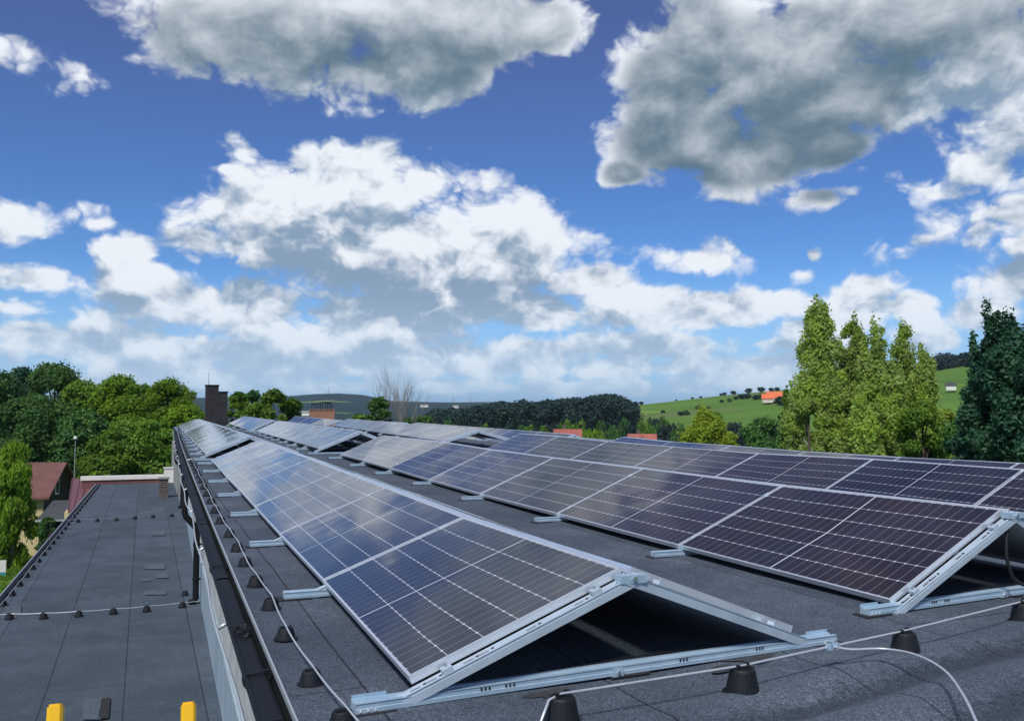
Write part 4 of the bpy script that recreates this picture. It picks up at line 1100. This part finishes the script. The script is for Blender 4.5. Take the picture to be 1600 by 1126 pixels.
# valley trees behind the rows, each one its own
GV = 'trees dotted through the valley behind the rows'
protos = {}
def vtree(u, dist, vtop, wpx, m, key, label):
    p = at(u, dist); zb = ground_z(p.x, p.y); W = wpx/2*dist/F; H = max(1.25*W, zat(u, vtop, dist)-zb); zb -= .12*W
    if key not in protos:
        r = np.random.default_rng(len(protos)+50); cen = []; rd = []
        for k in range(26):
            d = r.normal(size=3); d /= np.linalg.norm(d); rc = r.uniform(.22, .4); cen.append((d[0]*.68, d[1]*.68, .55+d[2]*.33)); rd.append((rc, rc, rc*.45))
        cen.append((0,0,.5)); rd.append((.7,.7,.4))
        me = quads_mesh('crown', leaf_arrays(np.array(cen), np.array(rd), 1500, .075, 0, .5, len(protos)), m)
        tb = MB(); tb.tube([(0,0,-.08),(0,0,.3),(0.02,0,.8)], [.05,.04,.01], 6); to = tb.build('trunk', M_bark); protos[key] = (me, to.data); bpy.data.objects.remove(to)
    me, tm = protos[key]
    t = empty('valley_tree', (p.x, p.y, zb), label, 'tree', GV); t.rotation_euler = (0, 0, random.uniform(0, 6)); hc = min(H, 3.3*W)
    for nm, d in (('crown', me), ('trunk', tm)):
        o = bpy.data.objects.new(nm, d); col.objects.link(o); o.parent = t
        if nm == 'crown': o.scale = (W, W, hc); o.location.z = H-hc
        else: o.scale = (W, W, H)
VT = [(665,300,652,30,'w'),(700,280,655,34,'d'),(722,260,658,30,'w'),(745,270,655,36,'w'),(758,230,660,26,'m'),(790,260,662,34,'w'),(815,250,664,30,'d'),(828,220,662,24,'m'),
 (848,230,662,26,'m'),(865,240,656,40,'w'),(885,230,653,34,'m'),(905,215,655,40,'m'),(925,205,665,38,'y'),(938,210,657,34,'d'),(955,215,664,28,'d'),(975,240,652,34,'d'),(985,225,658,30,'w'),(1003,250,655,34,'m'),
 (1015,265,660,30,'m'),(1036,240,650,22,'d'),(1045,230,656,40,'w'),(1062,215,661,30,'d'),(1078,190,668,34,'m'),(1120,300,640,26,'m'),(1150,320,655,30,'w'),(1165,260,660,40,'w'),(1180,240,655,30,'d'),(1215,220,655,40,'d'),
 (1160,620,631,12,'w'),(1168,620,630,12,'w'),(1181,600,629,12,'w'),(1036,560,648,8,'w'),(1213,560,622,16,'w'),(1090,560,640,9,'d'),(1098,560,640,8,'w'),(1107,560,641,7,'d'),(1064,520,644,10,'w'),(1072,520,645,12,'d'),(1128,600,634,7,'w'),(1140,600,634,9,'d'),(1150,620,632,8,'w'),(1190,600,628,14,'d'),(1199,600,627,10,'w'),(1015,430,651,10,'d'),(1024,430,652,13,'w'),(1222,540,622,22,'w'),(1233,520,626,24,'d'),
 (1132,700,612,7,'w'),(1127,700,614,6,'w'),(1147,700,613,9,'w'),(1170,700,611,12,'w'),(1190,700,610,12,'w'),(1057,700,625,4,'w'),(1095,700,622,5,'w'),(1082,700,624,5,'w'),
 (1215,690,605,9,'w'),(1206,690,606,9,'w'),(992,700,631,10,'w'),(1002,700,632,8,'w')]
KM = {'w': L_wood, 'd': L_dark, 'm': L_mid, 'y': L_bright}
for i, (u, d, vt, w_, k) in enumerate(sorted(VT)):
    kind = {'w':'blue-dark','d':'dark green','m':'mid green','y':'yellow-green'}[k]; far = 'up on the green hillside' if d > 450 else 'down in the valley'
    vtree(u, d, vt, w_*1.15, KM[k], k, f'{kind} round tree {far}, {ORD[i]} from the left')

# the dark wood: one mass
def wood(spec, name, label, m, leafs, seed):
    r = np.random.default_rng(seed); cen = []; rd = []
    for (ulo, uhi, d0, d1, vt, n, hmin) in spec:
        for k in range(n):
            u = r.uniform(ulo, uhi); d = r.uniform(d0, d1); p = at(u, d); zg = ground_z(p.x, p.y)
            top = zat(u, tabu(u, vt)+r.uniform(-1, 1)**3*5+2.5 + (d1-d)/(d1-d0)*r.uniform(0, 12), d) 
            h = max(6., top-zg)
            for q in range(4):
                rc = r.uniform(2.0, 5.2); z = zg + h*(.25+.25*q) - rc*.9*(q == 3)
                cen.append((p.x+r.normal()*1.5, p.y+r.normal()*1.5, z)); rd.append((rc, rc, max(h*.16, rc)))
    v = leaf_arrays(np.array(cen), np.array(rd), len(cen)*leafs, .85*(1 if d1 < 1000 else 4), 0, .4, seed)
    o = bpy.data.objects.new(name, quads_mesh(name, v, m)); col.objects.link(o); tag(o, label, 'woodland', kind='stuff')
WT = [(660,652),(680,645),(700,640),(740,634),(780,629),(800,628),(850,625),(880,622),(930,618),(955,617),(972,621),(984,630),(990,640)]
wood([(672,986,430,560,WT,330,6)], 'woodland', 'dark blue-green wood covering the low hill in the middle distance', L_wood, 190, 4)
WR = [(1440,578),(1468,562),(1480,558),(1500,565),(1520,560),(1600,560)]
wood([(1440,1640,640,700,WR,50,6)], 'woodland', 'dark wood on top of the hill at the right', L_wood, 170, 6)

# ------------------------------------------------------------------ houses
def house(name, c, ang, L, W, hw, hr, wallm, roofm, label, cat='house', over=.4, windows=(), group=None, chim=True):
    """gabled house: ridge along local x"""
    t = empty(name, tuple(c), label, cat, group); t.rotation_euler = (0, 0, ang)
    mb = MB(); l, w = L/2, W/2
    mb.add([(-l,-w,-.5),(l,-w,-.5),(l,w,-.5),(-l,w,-.5),(-l,-w,hw),(l,-w,hw),(l,w,hw),(-l,w,hw),(-l,0,hw+hr),(l,0,hw+hr)],
           [(0,1,5,4),(1,2,6,9,5),(2,3,7,6),(3,0,4,8,7)]); o = mb.build('wall', wallm); o.parent = t
    mb = MB(); th = .14; sl = hr/w; e = over
    for s in (-1, 1):
        a = (0, hw+hr+.02+th); b = (s*(w+e), hw - e*sl + .02+th)
        vs = []
        for x in (-l-e, l+e): vs += [(x, a[0], a[1]), (x, b[0], b[1]), (x, b[0], b[1]-th), (x, a[0], a[1]-th)]
        mb.add(vs, [(0,1,5,4),(1,2,6,5),(2,3,7,6),(0,3,2,1),(4,5,6,7)])
    ro = mb.build('roof', roofm); ro.parent = t
    if chim:
        mb = MB(); mb.box(-l*.3-.3, -l*.3+.3, .3, .9, hw+hr*.6, hw+hr+.9); o = mb.build('chimney', M_brick_brown); o.parent = ro
    for (face, a0, z0_, ww, hh) in windows:
        mb = MB()
        if face == 'g': P_ = lambda s_, z_, q: (l+q, s_, z_)
        else: P_ = lambda s_, z_, q: (s_, -w-q, z_)
        def pb(s0, s1, za, zb_, q0, q1, m):
            p = [P_(s0, za, q0), P_(s1, za, q0), P_(s1, za, q1), P_(s0, za, q1), P_(s0, zb_, q0), P_(s1, zb_, q0), P_(s1, zb_, q1), P_(s0, zb_, q1)]; m.hexa(p)
        pb(a0-ww/2-.1, a0+ww/2+.1, z0_-.1, z0_+hh+.1, .003, .05, mb); f = mb.build('window', M_white); f.parent = t
        mb = MB(); pb(a0-ww/2, a0+ww/2, z0_, z0_+hh, .051, .06, mb); o = mb.build('pane', M_glass); o.parent = f
    return t
# yellow house with a brown roof, left
yh = None
D = 68; pc = at(62, D+3.2); zg = -9.6
hz = zat(98, 735, D); he = zat(86, 782, D-2)
ang = math.atan2(-pc.x, pc.y) * -1
yh = house('yellow_house', (pc.x-2.0, pc.y, zg), R(-12), 6.9, 6.2, he-zg+.3, hz-he, M_yellowwall, M_tileb, 'yellow house with a brown gabled roof behind the weeping birch',
      windows=(('g',-.4,he-zg+.2,.6,.8),('s',-1.5,1.0,1.1,1.2),('s',1.2,1.0,1.1,1.2)), over=.5, chim=False)
mb = MB(); hw_, hr_ = he-zg+.3, hz-he
mb.add([(3.465,-3.05,hw_-1.1),(3.465,3.05,hw_-1.1),(3.465,3.05,hw_-.05),(3.465,0,hw_+hr_-.05),(3.465,-3.05,hw_-.05)], [(0,1,2,3,4)]); o = mb.build('gable_cladding', M_wood); o.parent = yh
p = at(101, 61); tcar = empty('shed', (p.x, p.y, -9.6), 'dark flat-roofed shed between the yellow house and the lower roof', 'shed'); tcar.rotation_euler = (0,0,R(-8))
zt = zat(97, 790, 61)+9.6
mb = MB(); mb.add([(-1.0,-1.6,zt-.75),(1.6,-1.6,zt-.75),(1.6,2.2,zt+.05),(-1.0,2.2,zt+.05),(-1.0,-1.6,zt-.65),(1.6,-1.6,zt-.65),(1.6,2.2,zt+.15),(-1.0,2.2,zt+.15)], [(0,3,2,1),(4,5,6,7),(0,1,5,4),(1,2,6,5),(2,3,7,6),(3,0,4,7)])
o = mb.build('roof', M_darkroof); o.parent = tcar
mb = MB(); mb.box(-.9,1.5,-1.4,2.1,-.4,zt-.8); o = mb.build('wall', M_wood); o.parent = tcar
mb = MB(); mb.bar((-1.05,-1.66,zt-.68), (1.65,-1.66,zt-.68), .1, .1); o = mb.build('gutter', M_drip); o.parent = tcar
# maroon standing-seam roof by the parapet
Yq = YE+1.2
q = [aty(112,750,Yq+3), aty(128,747,Yq+3), aty(150,757,YE+.2), aty(112,795,YE-4)]
pts = [aty(107,790,YE+.0), aty(118,790,YE-2), aty(149,758,YE+.1), aty(128,748,YE+2.6), aty(112,748,YE+2.6)]
t_ = empty('annex', (pts[0].x, pts[0].y, -9.6), 'maroon sheet-metal roof annex beyond the lower roof', 'building')
zr_, zf_ = aty(120,748,YE+3).z, aty(115,792,YE-3).z
xa0, xa1 = aty(106,795,YE-4).x, aty(112.5,748,YE+3).x
xb0, xb1 = xl(YE)-.05, aty(160,752,YE+3).x
mb = MB(); mb.add([(xa0,YE-4,zf_),(xb0,YE-4,zf_),(xb1,YE+3.2,zr_),(xa1,YE+3.2,zr_),(xa0,YE-4,zf_-.12),(xb0,YE-4,zf_-.12),(xb1,YE+3.2,zr_-.12),(xa1,YE+3.2,zr_-.12)], [(0,1,2,3),(4,7,6,5),(0,4,5,1),(1,5,6,2),(2,6,7,3),(3,7,4,0)])
for k in range(5):
    q = k/4; mb.bar((xa0+(xb0-xa0)*q, YE-4, zf_+.02), (xa1+(xb1-xa1)*q, YE+3.2, zr_+.02), .03, .05)
o = mb.build('roof', M_maroon, None); o.parent = t_; o.location = -t_.location
mb = MB(); mb.box(xa1+.2, xb0-.1, YE-3.8, YE+3, -9.8, zf_-.13); o = mb.build('wall', M_yellowwall); o.parent = t_; o.location = -t_.location
# valley houses
def vhouse(u, d, vr, wpx, ang, L, W, hw, hr, wm, rm, lab, wins=()):
    p = at(u, d); zr = zat(u, vr, d); z0_ = zr-hw-hr; h = house('red_roofed_house', (p.x, p.y, z0_), ang, L, W, hw, hr, wm, rm, lab, group='red-roofed houses beyond the rows', windows=wins)
    return h
vhouse(887,165,671.5,36,R(-26),4.4,5,4,1.1,M_cream,M_tiler,'low red roof showing just above the ridge near the centre')
h = vhouse(1003,160,679,40,R(-31),4.3,5,4,2.0,M_cream,M_tiler,'red-roofed house with a small dormer behind the rows')
mb = MB(); mb.add([(-.7,-2.8,4),( .7,-2.8,4),(.7,-2.8,4.8),(0,-2.8,5.6),(-.7,-2.8,4.8),(-.7,-.5,4.8),(0,-.5,5.6),(.7,-.5,4.8)], [(0,1,2,3,4)]); o = mb.build('dormer', M_cream); o.parent = h
mb = MB(); mb.add([(-.9,-2.95,4.7),(0,-2.95,5.75),(.9,-2.95,4.7),(.9,-.3,4.7),(0,-.3,5.75),(-.9,-.3,4.7)], [(0,1,4,5),(1,2,3,4)]); o = mb.build('dormer_roof', M_tiler); o.parent = h
mb = MB(); mb.box(-.22,.22,-2.83,-2.8,4.6,5.1); o = mb.build('dormer_window', M_glass); o.parent = h
vhouse(1210,560,612,40,R(-38),9,7,1.8,3.4,M_cream,M_tileo,'orange-roofed farmhouse high on the green hill')
vhouse(1199,555,615.5,20,R(-30),6,6,2,2.6,M_cream,M_tileo,'smaller orange-roofed building left of the hill farmhouse')
vhouse(1487,500,598,14,R(-45),4.5,4,2,1.2,M_white,M_darkroof,'small white house seen between the slender and dark trees')
# white farm buildings in the far valley
for i, (u, v, d, L, lab) in enumerate(((480,642,900,9,'long white shed far away left of the orange chimney'),(512,642,950,12,'white shed far behind the orange chimney'),(663,632,1600,14,'pale shed far across the valley'),(712,633,1500,9,'tiny white building on the far valley side'))):
    p = at(u, d); z_ = zat(u, v, d); t_ = house('farm_shed', (p.x, p.y, z_-4), R(-YAW*57), L, 6, 2.5, 1.5, M_white, M_concrete, lab, 'farm building', group='pale farm sheds in the far valley', chim=False)

# street lamp, masts, yard sign
p = at(119, 66); t_ = empty('street_lamp', (p.x, p.y, -9.6), 'white street lamp among the dark trees', 'street lamp'); zt = zat(119, 686, 66)+9.6
mb = MB(); mb.tube([(0,0,0),(0,0,zt)], [.045,.025], 8); o = mb.build('pole', M_concrete); o.parent = t_
mb = MB(); mb.lathe([(.03,zt-.02),(.11,zt+.0),(.13,zt+.10),(.07,zt+.18),(.02,zt+.21)], (0,0,0), 12); o = mb.build('lamp_head', M_white, None, True); o.parent = t_
for (u, vt, lab) in ((513,604,'thin radio mast on the far hill at the left'),(708,615,'shorter radio mast on the far ridge near the centre'),(735,616,'radio mast with a slightly thicker top on the far ridge')):
    p = at(u, 3500); t_ = empty('radio_mast', (p.x, p.y, 30), lab, 'mast', 'radio masts on the far ridge'); zt = zat(u, vt, 3500)-30
    mb = MB()
    for k in range(3):
        a = k*2.094; mb.tube([(3*math.cos(a), 3*math.sin(a), 0), (.5*math.cos(a), .5*math.sin(a), zt)], [.5,.35], 4)
    for q in np.linspace(.1, .95, 9):
        rr = 3-(2.5)*q; pp = [(rr*math.cos(k*2.094), rr*math.sin(k*2.094), zt*q) for k in range(4)]; mb.tube(pp, .25, 4)
    o = mb.build('lattice', mat('mast_steel', (.35,.38,.42), .6)); o.parent = t_
p = atz(3, 905, -9.55); t_ = empty('yard_board', tuple(p), 'white and turquoise board standing on the lawn at the left edge', 'board')
s = p.y/F
mb = MB(); mb.box(-6*s, 4.5*s, -.02, .02, 10*s, 26*s); o = mb.build('upper_board', M_white); o.parent = t_
mb = MB(); mb.box(-6*s, 4.5*s, -.02, .02, 2*s, 9.9*s); o = mb.build('lower_board', mat('turquoise_board', (.05,.30,.34), .5)); o.parent = t_
mb = MB(); mb.box(-5*s, -3.6*s, .02, .06, -.1, 26*s); mb.box(2*s, 3.4*s, .02, .06, -.1, 26*s); o = mb.build('post', M_galv); o.parent = t_

# lawn blades near the left
def lawn():
    r = np.random.default_rng(3); n = 60000; u = r.uniform(-40, 110, n); v = r.uniform(826, 960, n)
    pts = np.array([tuple(atz(a, b_, -9.6)) for a, b_ in zip(u, v)]); h = r.uniform(.12, .38, n)
    n_ = np.sin(pts[:, 0]*.9)*np.cos(pts[:, 1]*.5); h *= 1+.5*n_
    a = r.uniform(0, 6.28, n); dx = np.cos(a)*.05; dy = np.sin(a)*.05; lx = r.normal(size=n)*.1; ly = r.normal(size=n)*.1
    z0_ = np.zeros(n)
    V_ = np.stack([pts + np.stack([dx, dy, z0_], 1), pts - np.stack([dx, dy, z0_], 1), pts + np.stack([lx-dx*.3, ly-dy*.3, h], 1), pts + np.stack([lx+dx*.3, ly+dy*.3, h], 1)], 1).reshape(-1, 3)
    o = bpy.data.objects.new('lawn_grass', quads_mesh('lawn_grass', V_, leafmat('grass_blades', (.07,.17,.015), (.14,.27,.03), (.18,.30,.03), .3))); col.objects.link(o)
    tag(o, 'tall bright green grass beside the lower building', 'grass', kind='stuff')
lawn()

# ------------------------------------------------------------------ air
def haze(density):
    mb = MB(); mb.box(-9500, 9500, -9500, 9500, -60, 130)
    o = mb.build('haze', None); m = bpy.data.materials.new('haze_air'); m.use_nodes = True; t = m.node_tree; t.nodes.clear()
    v = t.nodes.new('ShaderNodeVolumePrincipled'); v.inputs['Color'].default_value = (.62, .78, 1, 1); v.inputs['Density'].default_value = density
    v.inputs['Anisotropy'].default_value = .2
    out = t.nodes.new('ShaderNodeOutputMaterial'); t.links.new(v.outputs[0], out.inputs['Volume']); o.data.materials.append(m); tag(o, 'pale blue air haze', 'haze', kind='stuff')
HAZE = .000085
if HAZE: haze(HAZE)
